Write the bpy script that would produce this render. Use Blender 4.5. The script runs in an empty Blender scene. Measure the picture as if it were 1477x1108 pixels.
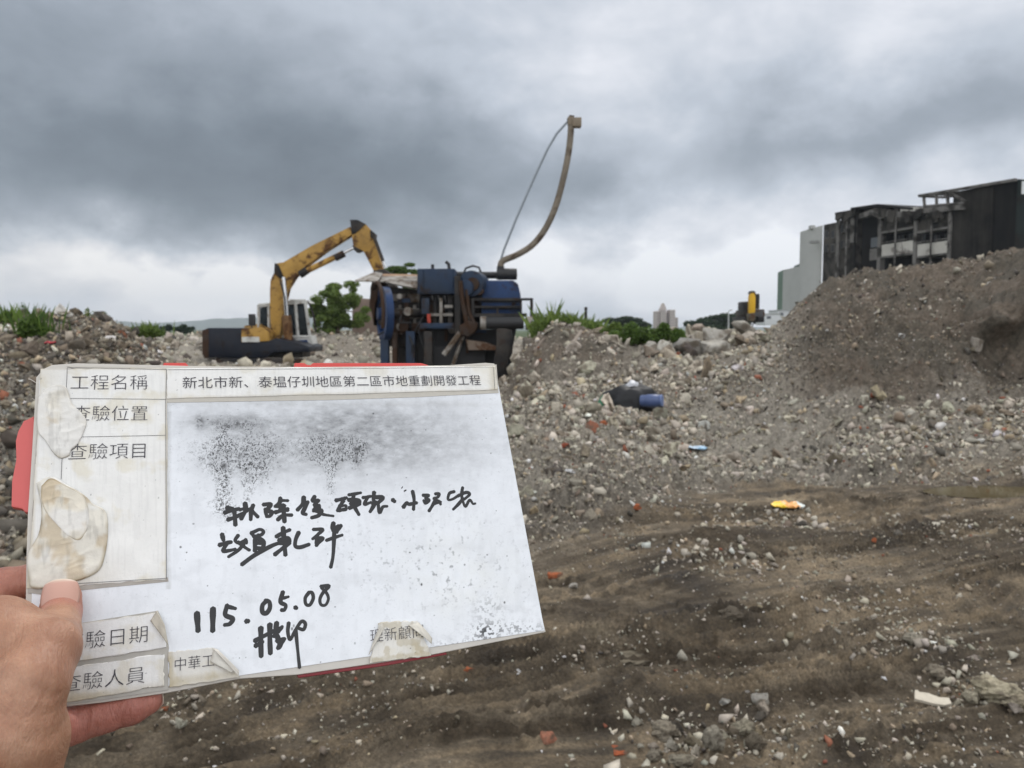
import bpy, bmesh, math, random
import numpy as np
from mathutils import Vector, Matrix, Quaternion

# ------------------------------------------------------------------ camera, light, exposure
SC = bpy.context.scene
COL = SC.collection
R = math.radians
F, CX, CY = 1116.0, 738.5, 554.0           # focal length and centre in photograph pixels
PITCH = math.atan(79 / F)                  # horizon sits 79 px above the centre
EYE = Vector((0, 0, 1.6))
cd = bpy.data.cameras.new('camera')
cam = bpy.data.objects.new('camera', cd); COL.objects.link(cam)
cam.location = EYE
cam.rotation_euler = (R(90) - PITCH, 0, 0)
cd.sensor_width = 36.0
cd.lens = 36.0 * F / 1477.0
cd.clip_start = 0.02
cd.clip_end = 20000
cd.dof.use_dof = True
cd.dof.focus_distance = 0.46
cd.dof.aperture_fstop = 21.0
SC.camera = cam

SUN_EL, SUN_DIR = R(56), Vector((-0.42, -0.80, 0)).normalized()     # light comes over the scene towards the camera, from the right
sl = bpy.data.lights.new('sun', 'SUN'); sl.energy = 1.5; sl.angle = R(12); sl.color = (1, 0.965, 0.91)
so = bpy.data.objects.new('sun', sl); COL.objects.link(so)
trav = Vector((SUN_DIR.x * math.cos(SUN_EL), SUN_DIR.y * math.cos(SUN_EL), -math.sin(SUN_EL)))
so.rotation_euler = trav.to_track_quat('-Z', 'Y').to_euler()
so.location = (-20, -40, 60)

SC.view_settings.view_transform = 'Standard'
SC.view_settings.look = 'None'
SC.view_settings.exposure = 0.0
SC.view_settings.gamma = 1.0


class NT:
    """small helper for node trees"""
    def __init__(s, tree):
        s.t = tree; s.n = tree.nodes; s.l = tree.links

    def new(s, kind, **kw):
        nd = s.n.new(kind)
        for k, v in kw.items():
            setattr(nd, k, v)
        return nd

    def put(s, sock, v):
        if isinstance(v, (int, float)):
            sock.default_value = v
        elif isinstance(v, (tuple, list)):
            v = tuple(v)
            sock.default_value = v if len(sock.default_value) == len(v) else v + (1,)
        else:
            s.l.new(v, sock)

    def m(s, op, a, b=None, c=None, clamp=False):
        nd = s.new('ShaderNodeMath', operation=op, use_clamp=clamp)
        s.put(nd.inputs[0], a)
        if b is not None: s.put(nd.inputs[1], b)
        if c is not None: s.put(nd.inputs[2], c)
        return nd.outputs[0]

    def mix(s, f, a, b, blend='MIX'):
        nd = s.new('ShaderNodeMix', data_type='RGBA', blend_type=blend)
        s.put(nd.inputs[0], f); s.put(nd.inputs[6], a); s.put(nd.inputs[7], b)
        return nd.outputs[2]

    def noise(s, vec, scale, detail=4, rough=0.55, dist=0.0, out=0):
        nd = s.new('ShaderNodeTexNoise')
        if vec is not None: s.l.new(vec, nd.inputs['Vector'])
        nd.inputs['Scale'].default_value = scale
        nd.inputs['Detail'].default_value = detail
        nd.inputs['Roughness'].default_value = rough
        nd.inputs['Distortion'].default_value = dist
        return nd.outputs[out]

    def ramp(s, f, stops, interp='LINEAR'):
        nd = s.new('ShaderNodeValToRGB')
        cr = nd.color_ramp; cr.interpolation = interp
        while len(cr.elements) < len(stops): cr.elements.new(0.5)
        for e, (p, c) in zip(cr.elements, stops):
            e.position = p
            e.color = tuple(c) + (1,) if len(c) == 3 else c
        s.put(nd.inputs[0], f)
        return nd.outputs[0]


def srgb(r, g, b):
    f = lambda c: c / 12.92 if c <= 0.04045 else ((c + 0.055) / 1.055) ** 2.4
    return (f(r / 255), f(g / 255), f(b / 255))


# ------------------------------------------------------------------ sky
world = bpy.data.worlds.new('World'); SC.world = world; world.use_nodes = True
w = NT(world.node_tree)
for n_ in list(w.n): w.n.remove(n_)
tc = w.new('ShaderNodeTexCoord')
sep = w.new('ShaderNodeSeparateXYZ'); w.l.new(tc.outputs['Generated'], sep.inputs[0])
X_, Y_, Z_ = sep.outputs
zc = w.m('MAXIMUM', Z_, 0.0)
comb = w.new('ShaderNodeCombineXYZ')
w.l.new(X_, comb.inputs[0]); w.l.new(Y_, comb.inputs[1]); w.l.new(w.m('MULTIPLY', Z_, 1.55), comb.inputs[2])
P_ = comb.outputs[0]
n1 = w.noise(P_, 3.4, 7, 0.50, 0.5)
n2 = w.noise(P_, 9.0, 7, 0.55, 0.5)
n4 = w.noise(P_, 6.0, 6, 0.48, 0.3)
puff = w.m('SUBTRACT', 0.22, w.m('ABSOLUTE', w.m('MULTIPLY', w.m('SUBTRACT', n4, 0.5), 2.2)))
n3 = w.noise(P_, 4.0, 2, 0.5, 0.0, out=1)
sep3 = w.new('ShaderNodeSeparateXYZ'); w.l.new(n3, sep3.inputs[0])
n3b = w.noise(P_, 11.0, 6, 0.6, 0.1, out=1)
sep3b = w.new('ShaderNodeSeparateXYZ'); w.l.new(n3b, sep3b.inputs[0])
az = w.m('ARCTAN2', X_, Y_)
el = w.m('ARCSINE', Z_)
wob = lambda s1, s2, a, b: w.m('ADD', w.m('MULTIPLY', w.m('SUBTRACT', s1, 0.5), a), w.m('MULTIPLY', w.m('SUBTRACT', s2, 0.5), b))
azw = w.m('ADD', az, wob(sep3.outputs[0], sep3b.outputs[0], 0.45, 0.22))
elw = w.m('ADD', el, wob(sep3.outputs[1], sep3b.outputs[1], 0.17, 0.10))


def blob(px, py, sx, sy, amp):
    a0, e0 = math.atan((px - CX) / F), math.atan((475 - py) / F)
    u = w.m('DIVIDE', w.m('SUBTRACT', azw, a0), sx / F)
    v = w.m('DIVIDE', w.m('SUBTRACT', elw, e0), sy / F)
    q = w.m('ADD', w.m('MULTIPLY', u, u), w.m('MULTIPLY', v, v))
    return w.m('MULTIPLY', w.m('EXPONENT', w.m('MULTIPLY', q, -1.0)), amp)


v = w.m('ADD', 0.71, w.m('ADD', w.m('MULTIPLY', w.m('SUBTRACT', n1, 0.5), 0.62), w.m('MULTIPLY', w.m('SUBTRACT', n2, 0.5), 0.30)))
v = w.m('ADD', v, w.m('MULTIPLY', puff, -0.16))
for a in ((120, 265, 480, 95, -0.42), (640, 285, 300, 80, -0.28), (160, 150, 520, 120, -0.17), (1290, 195, 210, 50, -0.24),
          (700, 190, 200, 60, -0.10), (1180, 60, 460, 120, 0.13), (820, 40, 260, 60, 0.03), (130, 408, 440, 42, 0.28), (1010, 390, 300, 75, 0.36), (480, 420, 200, 40, 0.14), (740, 460, 700, 28, 0.12),
          (620, 420, 260, 40, 0.10), (1400, 330, 220, 60, 0.12), (1000, 300, 130, 40, 0.08)):
    v = w.m('ADD', v, blob(*a))
# the sky overhead and behind the photographer is thinner and brighter
back = w.m('MULTIPLY', w.m('SUBTRACT', 0.45, Y_), 0.9, clamp=False)
v = w.m('ADD', v, w.m('MAXIMUM', back, 0.0))
v = w.m('ADD', v, w.m('MULTIPLY', w.m('MAXIMUM', w.m('SUBTRACT', Z_, 0.45), 0.0), 0.6))
cloud = w.ramp(v, [(0.0, srgb(100, 109, 118)), (0.22, srgb(121, 131, 141)), (0.5, srgb(158, 167, 178)), (0.72, srgb(197, 205, 216)), (0.92, srgb(236, 239, 246)), (1.0, (1.0, 1.02, 1.06))])
bright = w.m('ADD', 1.0, w.m('MULTIPLY', w.m('MAXIMUM', w.m('SUBTRACT', 0.25, Y_), 0.0), 0.66))
comb_b = w.new('ShaderNodeCombineColor')
for i_ in range(3): w.l.new(bright, comb_b.inputs[i_])
cloud = w.mix(1.0, cloud, comb_b.outputs[0], 'MULTIPLY')
# warm the strip low on the left
warm = w.m('MULTIPLY', blob(60, 420, 420, 70, 1.0), 0.55)
cloud = w.mix(warm, cloud, w.mix(1.0, cloud, (1.06, 0.995, 0.90), 'MULTIPLY'))
sky = w.new('ShaderNodeTexSky', sky_type='NISHITA')
sky.sun_disc = False
sky.sun_elevation = SUN_EL
sky.sun_rotation = math.atan2(-SUN_DIR.x, -SUN_DIR.y)
nish = w.mix(1.0, sky.outputs[0], (0.1, 0.1, 0.1), 'MULTIPLY')
fin = w.mix(0.95, nish, cloud)
bg = w.new('ShaderNodeBackground'); w.l.new(fin, bg.inputs[0]); bg.inputs[1].default_value = 1.0
wo = w.new('ShaderNodeOutputWorld'); w.l.new(bg.outputs[0], wo.inputs[0])

# ------------------------------------------------------------------ helpers
CR = Matrix.Rotation(R(90) - PITCH, 3, 'X')
CRN = np.array(CR)


def ray(px, py):                       # world direction for a photograph pixel, depth 1 along the view axis
    return CR @ Vector(((px - CX) / F, -(py - CY) / F, -1.0))


def at(px, py, Y):                     # the point Y metres ahead on that sight line
    d = ray(px, py)
    return EYE + d * (Y / d.y)


def camp(px, py, depth):               # the point at that depth along the view axis
    return EYE + ray(px, py) * depth


def project(P):                        # world points (n,3) -> photo pixels + depth
    c = (np.asarray(P) - np.array(EYE)) @ CRN
    dep = np.maximum(-c[:, 2], 1e-6)
    return CX + F * c[:, 0] / dep, CY - F * c[:, 1] / dep, -c[:, 2]


def tag(o, label=None, cat=None, group=None, kind=None):
    if label: o['label'] = label
    if cat: o['category'] = cat
    if group: o['group'] = group
    if kind: o['kind'] = kind
    return o


def empty(name, loc, label, cat, group=None, rz=0.0):
    o = bpy.data.objects.new(name, None); COL.objects.link(o)
    o.location = loc; o.rotation_euler = (0, 0, rz); o.empty_display_size = 0.2
    return tag(o, label, cat, group)


def obj(name, me, mat=None, parent=None):
    o = bpy.data.objects.new(name, me); COL.objects.link(o)
    if mat is not None and not me.materials: me.materials.append(mat)
    if parent is not None:
        o.parent = parent
    return o


def mesh_np(name, V, Fc, smooth=False, attrs=None, n_per=None):
    """numpy arrays -> mesh; Fc is (n,k) of one face size"""
    me = bpy.data.meshes.new(name)
    V = np.asarray(V, np.float32); Fc = np.asarray(Fc, np.int32)
    k = Fc.shape[1]
    me.vertices.add(len(V)); me.vertices.foreach_set('co', V.ravel())
    me.loops.add(Fc.size); me.loops.foreach_set('vertex_index', Fc.ravel())
    me.polygons.add(len(Fc))
    me.polygons.foreach_set('loop_start', np.arange(0, Fc.size, k, dtype=np.int32))
    me.polygons.foreach_set('loop_total', np.full(len(Fc), k, np.int32))
    if smooth: me.polygons.foreach_set('use_smooth', np.ones(len(Fc), bool))
    for an, (dom, typ, data) in (attrs or {}).items():
        a = me.attributes.new(an, typ, dom)
        data = np.asarray(data, np.float32)
        if typ == 'FLOAT_COLOR':
            if data.shape[1] == 3: data = np.concatenate([data, np.ones((len(data), 1), np.float32)], 1)
            a.data.foreach_set('color', data.ravel())
        else:
            a.data.foreach_set('value', data.ravel())
    me.update(calc_edges=True); me.validate()
    return me


class MB:
    """collects solids in world space; build() links them as one mesh object under its thing"""
    def __init__(s): s.bm = bmesh.new()

    def hull(s, pts_a, pts_b):          # two matching loops joined into a solid
        a = [s.bm.verts.new(p) for p in pts_a]; b = [s.bm.verts.new(p) for p in pts_b]
        n = len(a)
        s.bm.faces.new(a[::-1]); s.bm.faces.new(b)
        for i in range(n):
            j = (i + 1) % n
            s.bm.faces.new((a[i], a[j], b[j], b[i]))
        return s

    def box(s, c, size, rot=None):
        hx, hy, hz = size[0] / 2, size[1] / 2, size[2] / 2
        M = rot if rot is not None else Matrix.Identity(3)
        c = Vector(c)
        P = lambda x, y, z: c + M @ Vector((x, y, z))
        s.hull([P(-hx, -hy, -hz), P(hx, -hy, -hz), P(hx, hy, -hz), P(-hx, hy, -hz)][::1],
               [P(-hx, -hy, hz), P(hx, -hy, hz), P(hx, hy, hz), P(-hx, hy, hz)])
        return s

    def boxpx(s, x0, y0, x1, y1, Y, dep):   # rectangle seen at distance Y, reaching dep metres back
        a, b = at(x0, y1, Y), at(x1, y0, Y)
        return s.box(((a.x + b.x) / 2, Y + dep / 2, (a.z + b.z) / 2), (abs(b.x - a.x), dep, abs(b.z - a.z)))

    def prism(s, poly_px, Y, dep):
        A = [at(x, y, Y) for x, y in poly_px]
        B = [p + Vector((0, dep, 0)) for p in A]
        return s.hull(A, B)

    def tube(s, pts, rad, n=10):
        pts = [Vector(p) for p in pts]
        rads = rad if isinstance(rad, (list, tuple)) else [rad] * len(pts)
        rings = []; up = Vector((0.13, 0.9, 0.37)).normalized()
        for i, p in enumerate(pts):
            d = (pts[min(i + 1, len(pts) - 1)] - pts[max(i - 1, 0)]).normalized()
            u = d.cross(up)
            if u.length < 1e-3: u = d.cross(Vector((1, 0, 0)))
            u.normalize(); v2 = d.cross(u)
            rings.append([s.bm.verts.new(p + (u * math.cos(t) + v2 * math.sin(t)) * rads[i]) for t in [2 * math.pi * k / n for k in range(n)]])
        for a, b in zip(rings, rings[1:]):
            for k in range(n):
                s.bm.faces.new((a[k], a[(k + 1) % n], b[(k + 1) % n], b[k]))
        s.bm.faces.new(rings[0][::-1]); s.bm.faces.new(rings[-1])
        return s

    def cyl(s, c, axis, r, length, n=24):
        c = Vector(c); a = Vector(axis).normalized() * length / 2
        return s.tube([c - a, c + a], r, n)

    def build(s, name, mat, parent=None, bevel=0.0, smooth=None, jit=0.0):
        bm = s.bm
        bmesh.ops.recalc_face_normals(bm, faces=bm.faces)
        if bevel:
            es = [e for e in bm.edges if len(e.link_faces) == 2 and e.calc_face_angle(0) > 0.6]
            bmesh.ops.bevel(bm, geom=es, offset=bevel, segments=2, profile=0.6, affect='EDGES', clamp_overlap=True)
        off = parent.matrix_world.inverted() if False else None
        if parent is not None:
            root = parent
            T = Vector((0, 0, 0)); q = parent
            while q is not None: T += q.location; q = q.parent
            bmesh.ops.translate(bm, verts=bm.verts, vec=-T)
        me = bpy.data.meshes.new(name); bm.to_mesh(me); bm.free()
        for p in me.polygons: p.use_smooth = True
        me.set_sharp_from_angle(angle=R(32))
        return obj(name, me, mat, parent)


def catmull(P, n=6):
    P = [np.array(p, float) for p in P]
    if len(P) < 3:
        return [P[0] + (P[-1] - P[0]) * t for t in np.linspace(0, 1, n + 1)]
    Q = [2 * P[0] - P[1]] + P + [2 * P[-1] - P[-2]]
    out = []
    for i in range(1, len(Q) - 2):
        a, b, c, d = Q[i - 1:i + 3]
        for t in np.linspace(0, 1, n, endpoint=False):
            out.append(0.5 * (2 * b + (c - a) * t + (2 * a - 5 * b + 4 * c - d) * t * t + (3 * b - a - 3 * c + d) * t ** 3))
    out.append(P[-1])
    return out


# numpy value noise
def _h(ix, iy, seed):
    a = (ix.astype(np.int64) * 374761393 + iy.astype(np.int64) * 668265263 + seed * 982451653) & 0x7fffffff
    a = ((a ^ (a >> 13)) * 1274126177) & 0x7fffffff
    a = ((a ^ (a >> 16)) * 1103515245) & 0x7fffffff
    return ((a ^ (a >> 15)) & 0xffff) / 65535.0


def vn(x, y, seed=0):
    x = np.asarray(x, float); y = np.asarray(y, float)
    ix, iy = np.floor(x), np.floor(y)
    fx, fy = x - ix, y - iy
    fx = fx * fx * fx * (fx * (fx * 6 - 15) + 10); fy = fy * fy * fy * (fy * (fy * 6 - 15) + 10)
    a, b, c, d = _h(ix, iy, seed), _h(ix + 1, iy, seed), _h(ix, iy + 1, seed), _h(ix + 1, iy + 1, seed)
    return (a + (b - a) * fx) * (1 - fy) + (c + (d - c) * fx) * fy


def fbm(x, y, oct=4, seed=0, gain=0.5):
    s, a, t = 0.0, 1.0, 0.0
    for o in range(oct):
        c, n = math.cos(0.7 * o), math.sin(0.7 * o)
        s = s + a * vn((x * c - y * n) * 2 ** o, (x * n + y * c) * 2 ** o, seed + o * 17); t += a; a *= gain
    return s / t


def sstep(a, b, x):
    t = np.clip((x - a) / (b - a), 0, 1)
    return t * t * (3 - 2 * t)


# ------------------------------------------------------------------ materials
def material(name, build, rough=0.6, metal=0.0, spec=0.5):
    m = bpy.data.materials.new(name); m.use_nodes = True
    t = NT(m.node_tree)
    b = t.n['Principled BSDF']
    b.inputs['Roughness'].default_value = rough; b.inputs['Metallic'].default_value = metal
    b.inputs['Specular IOR Level'].default_value = spec
    build(t, b)
    return m


def worn(name, col, rust=(0.10, 0.045, 0.02), amt=0.35, rough=0.45, metal=0.0, dirt=(0.09, 0.075, 0.06), scale=2.5, rough2=0.85):
    """painted metal with rust patches, dust and scratches"""
    def f(t, b):
        oc = t.new('ShaderNodeTexCoord').outputs['Object']
        a = t.noise(oc, scale, 8, 0.65, 0.4)
        a2 = t.noise(oc, scale * 0.45, 5, 0.6)
        mk = t.ramp(a, [(0.62 - amt * 0.35, (0, 0, 0)), (0.68 - amt * 0.35 + 0.05, (1, 1, 1))])
        dk = t.ramp(a2, [(0.42, (0, 0, 0)), (0.72, (0.7, 0.7, 0.7))])
        var = t.mix(t.noise(oc, scale * 3, 3), tuple(c * 0.8 for c in col), tuple(min(1, c * 1.2) for c in col))
        c1 = t.mix(dk, var, dirt)
        c2 = t.mix(mk, c1, t.mix(t.noise(oc, scale * 7, 4), rust, tuple(c * 0.45 for c in rust)))
        t.l.new(c2, b.inputs['Base Color'])
        t.put(b.inputs['Roughness'], t.m('ADD', rough, t.m('MULTIPLY', mk, rough2 - rough)))
        bp = t.new('ShaderNodeBump'); bp.inputs['Strength'].default_value = 0.25; bp.inputs['Distance'].default_value = 0.02
        t.l.new(a, bp.inputs['Height']); t.l.new(bp.outputs[0], b.inputs['Normal'])
    return material(name, f, rough, metal, .22)


def attr_mat(name, rough=0.8, bump=0.0, bscale=40, var=0.25, spec=0.3, aname='Col', two=None):
    def f(t, b):
        at_ = t.new('ShaderNodeAttribute'); at_.attribute_name = aname
        oc = t.new('ShaderNodeTexCoord').outputs['Object']
        n = t.noise(oc, bscale * 0.35, 6, 0.65)
        k = t.m('ADD', 1 - var, t.m('MULTIPLY', n, 2 * var))
        cb = t.new('ShaderNodeCombineColor')
        for i in range(3): t.l.new(k, cb.inputs[i])
        t.l.new(t.mix(1.0, at_.outputs['Color'], cb.outputs[0], 'MULTIPLY'), b.inputs['Base Color'])
        if bump:
            bp = t.new('ShaderNodeBump'); bp.inputs['Strength'].default_value = bump; bp.inputs['Distance'].default_value = 0.01
            t.l.new(t.noise(oc, bscale, 6, 0.7), bp.inputs['Height']); t.l.new(bp.outputs[0], b.inputs['Normal'])
    return material(name, f, rough, 0, spec)


def plain(name, col, rough=0.6, metal=0.0, var=0.2, scale=8, bump=0.0, spec=0.5):
    def f(t, b):
        oc = t.new('ShaderNodeTexCoord').outputs['Object']
        n = t.noise(oc, scale, 6, 0.65)
        t.l.new(t.mix(n, tuple(c * (1 - var) for c in col), tuple(min(1, c * (1 + var)) for c in col)), b.inputs['Base Color'])
        if bump:
            bp = t.new('ShaderNodeBump'); bp.inputs['Strength'].default_value = bump; bp.inputs['Distance'].default_value = 0.02
            t.l.new(n, bp.inputs['Height']); t.l.new(bp.outputs[0], b.inputs['Normal'])
    return material(name, f, rough, metal, spec)


def leaf_mat(name, c0, c1):
    def f(t, b):
        at_ = t.new('ShaderNodeAttribute'); at_.attribute_name = 'rnd'
        c = t.mix(at_.outputs['Fac'], c0, c1)
        t.l.new(c, b.inputs['Base Color'])
        tr = t.new('ShaderNodeBsdfTranslucent'); t.l.new(c, tr.inputs[0])
        mx = t.new('ShaderNodeMixShader'); mx.inputs[0].default_value = 0.35
        t.l.new(b.outputs[0], mx.inputs[1]); t.l.new(tr.outputs[0], mx.inputs[2])
        t.l.new(mx.outputs[0], t.n['Material Output'].inputs[0])
    return material(name, f, 0.55, 0, 0.3)


# ------------------------------------------------------------------ terrain
TX = np.array([-700, 0, 60, 150, 225, 290, 450, 600, 735, 752, 775, 800, 870, 930, 1000, 1050, 1100, 1190, 1240, 1380, 1430, 1477, 1800], float)
TD = np.array([0, 4, 5.5, 7, 8, 9, 10, 11, 12, 12.5, 12.8, 13.0, 13.3, 14, 15, 16, 17, 18, 19, 20, 22, 24, 28, 34, 40, 46, 55, 75, 120, 400, 9000], float)
_prof = {
    -700: [(0, 0), (3.5, 0), (7, 1.3), (9, 1.9), (12, 2.1), (16, 1.8), (28, 1.2), (120, 0.8)],
    0: [(0, 0), (5.2, 0), (7, .55), (8, .85), (10, 1.32), (12, 1.66), (13.3, 1.62), (16, 1.3), (24, .7), (120, .8)],
    60: [(0, 0), (5.4, 0), (8, .8), (10, 1.3), (12, 1.72), (13.3, 1.72), (16, 1.4), (24, .7), (120, .8)],
    150: [(0, 0), (6, 0), (8, .7), (10, 1.25), (12, 1.74), (13.3, 1.74), (16, 1.3), (24, .6), (120, .8)],
    225: [(0, 0), (7, 0), (10, .8), (12, 1.2), (13.3, 1.25), (16, 1.0), (24, .9), (28, 1.0), (34, .8), (120, .8)],
    290: [(0, 0), (9, 0), (12, .3), (20, .0), (34, .05), (40, .9), (46, 1.2), (120, .8)],
    450: [(0, 0), (34, 0), (40, .3), (46, 1.3), (55, 1.5), (120, .9)],
    600: [(0, 0), (12, .1), (20, 0), (34, 0), (46, 1.0), (120, .9)],
    735: [(0, 0), (8, .05), (14, .25), (19, .1), (28, .0), (46, .8), (120, .9)],
    752: [(0, 0), (8, .05), (14, .3), (16, .55), (19, .85), (21, .95), (23, .5), (28, .1), (46, .8), (120, .9)],
    775: [(0, 0), (8, .06), (12, .25), (15, .5), (17, .95), (19, 1.28), (22, 1.3), (120, .9)],
    800: [(0, 0), (8, .06), (12, .28), (15, .6), (17, 1.2), (19, 1.66), (22, 1.7), (28, 1.4), (120, .9)],
    870: [(0, 0), (8, .05), (12, .28), (14, .45), (15, .6), (17, 1.1), (19, 1.5), (22, 1.5), (28, 1.3), (120, .9)],
    930: [(0, 0), (8, .03), (12, .25), (14, .32), (15, .55), (17, .95), (19, 1.2), (24, 1.25), (120, .9)],
    1000: [(0, 0), (9, .0), (12, .25), (14, .45), (15, .62), (17, .9), (19, 1.2), (24, 1.25), (120, .9)],
    1050: [(0, 0), (9, .0), (11, .1), (13.3, .5), (15, .8), (17, 1.05), (19, 1.25), (24, 1.3), (120, .9)],
    1100: [(0, 0), (9, .0), (11, .15), (12.8, .55), (15, 1.0), (17, 1.3), (19, 1.44), (22, 1.3), (120, .9)],
    1190: [(0, 0), (9, .0), (10, .1), (12, .55), (14, 1.15), (16, 1.9), (18, 2.65), (19, 2.8), (20, 2.8), (24, 2.0), (34, 1.0), (120, .9)],
    1240: [(0, 0), (8, .0), (10, .2), (12, .75), (14, 1.45), (16, 2.25), (18, 3.0), (19, 3.1), (24, 2.6), (34, 1.2), (120, .9)],
    1380: [(0, 0), (8, .0), (9, .1), (10, .32), (12, .85), (12.8, 1.15), (13.3, 1.45), (14, 1.85), (16, 2.8), (17, 3.12), (19, 3.2), (24, 2.8), (34, 1.4), (120, .9)],
    1430: [(0, 0), (8, .0), (9, .12), (10, .35), (12, .62), (12.8, .8), (13.0, 1.5), (13.3, 1.95), (14, 2.25), (15, 2.7), (16, 3.14), (18, 3.2), (24, 2.8), (34, 1.4), (120, .9)],
    1477: [(0, 0), (7, .0), (9, .15), (10, .35), (12, .62), (12.5, .72), (12.8, 1.6), (13.0, 2.0), (13.3, 2.25), (14, 2.65), (15, 3.12), (17, 3.3), (24, 2.8), (34, 1.4), (120, .9)],
    1800: [(0, 0), (6, .0), (9, .4), (11, 1.3), (12, 2.2), (13.3, 3.0), (15, 3.5), (24, 3.0), (34, 1.4), (120, .9)],
}
TZ = np.array([[np.interp(d, [p[0] for p in _prof[int(X)]] + [400, 9000], [p[1] for p in _prof[int(X)]] + [0.2, 0]) for d in TD] for X in TX])


def base_h(x, y):
    d = np.clip(y, 0.01, 8999)
    px = np.clip(CX + F * x / d, -699, 1799)
    i = np.clip(np.searchsorted(TX, px) - 1, 0, len(TX) - 2); j = np.clip(np.searchsorted(TD, d) - 1, 0, len(TD) - 2)
    u = (px - TX[i]) / (TX[i + 1] - TX[i]); v = (d - TD[j]) / (TD[j + 1] - TD[j])
    z = (TZ[i, j] * (1 - u) + TZ[i + 1, j] * u) * (1 - v) + (TZ[i, j + 1] * (1 - u) + TZ[i + 1, j + 1] * u) * v
    return z * sstep(0.3, 2.0, y)


PUD = (4.98, 7.5, 0.72, 0.24)          # puddle centre and radii


def mudness(x, y):
    """1 on the driven mud floor, 0 on loose rubble"""
    d = np.clip(y, 0.01, None)
    px = CX + F * x / d
    n = fbm(x * 0.55, y * 0.55, 4, 5) - 0.5
    edge = np.interp(px, [-300, 0, 60, 300, 700, 800, 900, 1000, 1100, 1250, 1477, 1800], [3.6, 4.6, 4.8, 5.0, 5.3, 5.6, 6.2, 7.2, 8.3, 8.2, 7.8, 6.0])
    return 1 - sstep(-0.7, 0.9, d - edge + n * 3.2)


def terrain(x, y, fine=True):
    x = np.asarray(x, float); y = np.asarray(y, float)
    z = base_h(x, y)
    r = np.hypot(x, y)
    md = mudness(x, y)
    far = sstep(60, 150, r)
    rub = (1 - md) * (1 - far)
    z = z + (fbm(x * 0.35, y * 0.35, 3, 11) - 0.5) * (0.16 + 0.25 * rub) * sstep(1.5, 5, r)
    if not fine: return z
    z = z + (fbm(x * 1.6, y * 1.6, 4, 21) - 0.5) * (0.04 + 0.22 * rub) * (1 - far)
    hpz = sstep(1090, 1180, CX + F * x / np.clip(y, .01, None)) * sstep(.4, .9, z) * (y > 3)
    z = z + hpz * (fbm(x * 3.2, y * 3.2, 4, 27, .6) - .5) * .42
    z = z + (fbm(x * 7, y * 7, 3, 31) - 0.5) * (0.022 + 0.11 * rub) * (1 - sstep(25, 60, r))
    cl = fbm(x * 16, y * 16, 3, 41)
    z = z + np.maximum(cl - 0.54, 0) ** .8 * (0.11 * sstep(.42, .58, fbm(x * 1.3, y * 1.3, 2, 57)) + 0.17 * rub) * (1 - sstep(14, 30, r))
    rg_ = 1 - np.abs(2 * fbm(x * 10 + 3, y * 10, 3, 43) - 1)
    z = z + (rg_ - .6) * (0.010 + .04 * rub) * (1 - sstep(12, 26, r)) * sstep(.3, .6, fbm(x * .9, y * .9, 2, 47))
    # wheel ruts and tread marks running across the mud floor
    c, s = math.cos(R(21)), math.sin(R(21))
    wv = (fbm(x * 0.8, y * 0.8, 2, 51) - 0.5) * 0.5
    u, v2 = x * c + y * s, -x * s + y * c + wv
    rut = 0
    for v0, wd, dep in ((2.55, .17, .05), (3.05, .20, .06), (3.75, .20, .06), (4.35, .25, .06), (5.2, .3, .05), (1.9, .2, .05), (6.3, .3, .04)):
        q = (v2 - v0) / wd
        rut = rut - dep * np.exp(-q ** 4) + dep * (0.35 + 1.3 * fbm(x * 9, y * 9, 3, 55)) * (np.exp(-((q - 1.7) / .55) ** 2) + np.exp(-((q + 1.7) / .55) ** 2))
    brk = sstep(0.30, 0.50, fbm(u * 0.5, v2 * 0.9, 3, 61))
    z = z + rut * md * brk * 0.4
    groove = (fbm(u * 1.3, v2 * 17, 3, 71, 0.6) - 0.5)
    z = z + groove * 0.040 * md * sstep(0.35, 0.6, fbm(u * 0.4, v2 * 0.8, 2, 65) + 0.12)
    tread = 1.3 - 2.2 * np.abs(np.sin(v2 * math.pi / 0.085 + 1.6 * fbm(u * 0.7, v2 * 1.2, 2, 81) + .5 * fbm(u * 6, v2 * 6, 2, 82))) ** .8
    band = 0
    for c0, w0 in ((3.32, .32), (2.22, .26), (4.35, .22), (2.78, .12), (5.4, .25)): band = np.maximum(band, np.exp(-((v2 - c0) / w0) ** 4))
    z = z + tread * 0.029 * md * band * (.35 + .65 * sstep(0.36, 0.52, fbm(u * 0.8, v2 * 1.4, 3, 77)))
    q = ((x - PUD[0]) / PUD[2]) ** 2 + ((y - PUD[1]) / PUD[3]) ** 2
    pw2 = .85 * np.exp(-(q / 5) ** 3); z = z * (1 - pw2) + (base_h(x, y) + 0.02 + (fbm(x * 6, y * 6, 3, 99) - .5) * .05) * pw2
    pw = np.exp(-(q / 1.6) ** 3)
    z = z * (1 - pw) + (base_h(x, y) - 0.09) * pw
    return z


def ground_hit(px, py, fine=True):
    d = ray(px, py); d = np.array(d) / d.y
    ys = np.concatenate([np.arange(1.5, 30, 0.01), np.arange(30, 300, 0.25)])
    P = np.array(EYE)[None] + d[None] * ys[:, None]
    h = terrain(P[:, 0], P[:, 1], fine)
    k = np.nonzero(P[:, 2] <= h)[0]
    if not len(k): return Vector(P[-1])
    return Vector((P[k[0], 0], P[k[0], 1], h[k[0]]))


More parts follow.
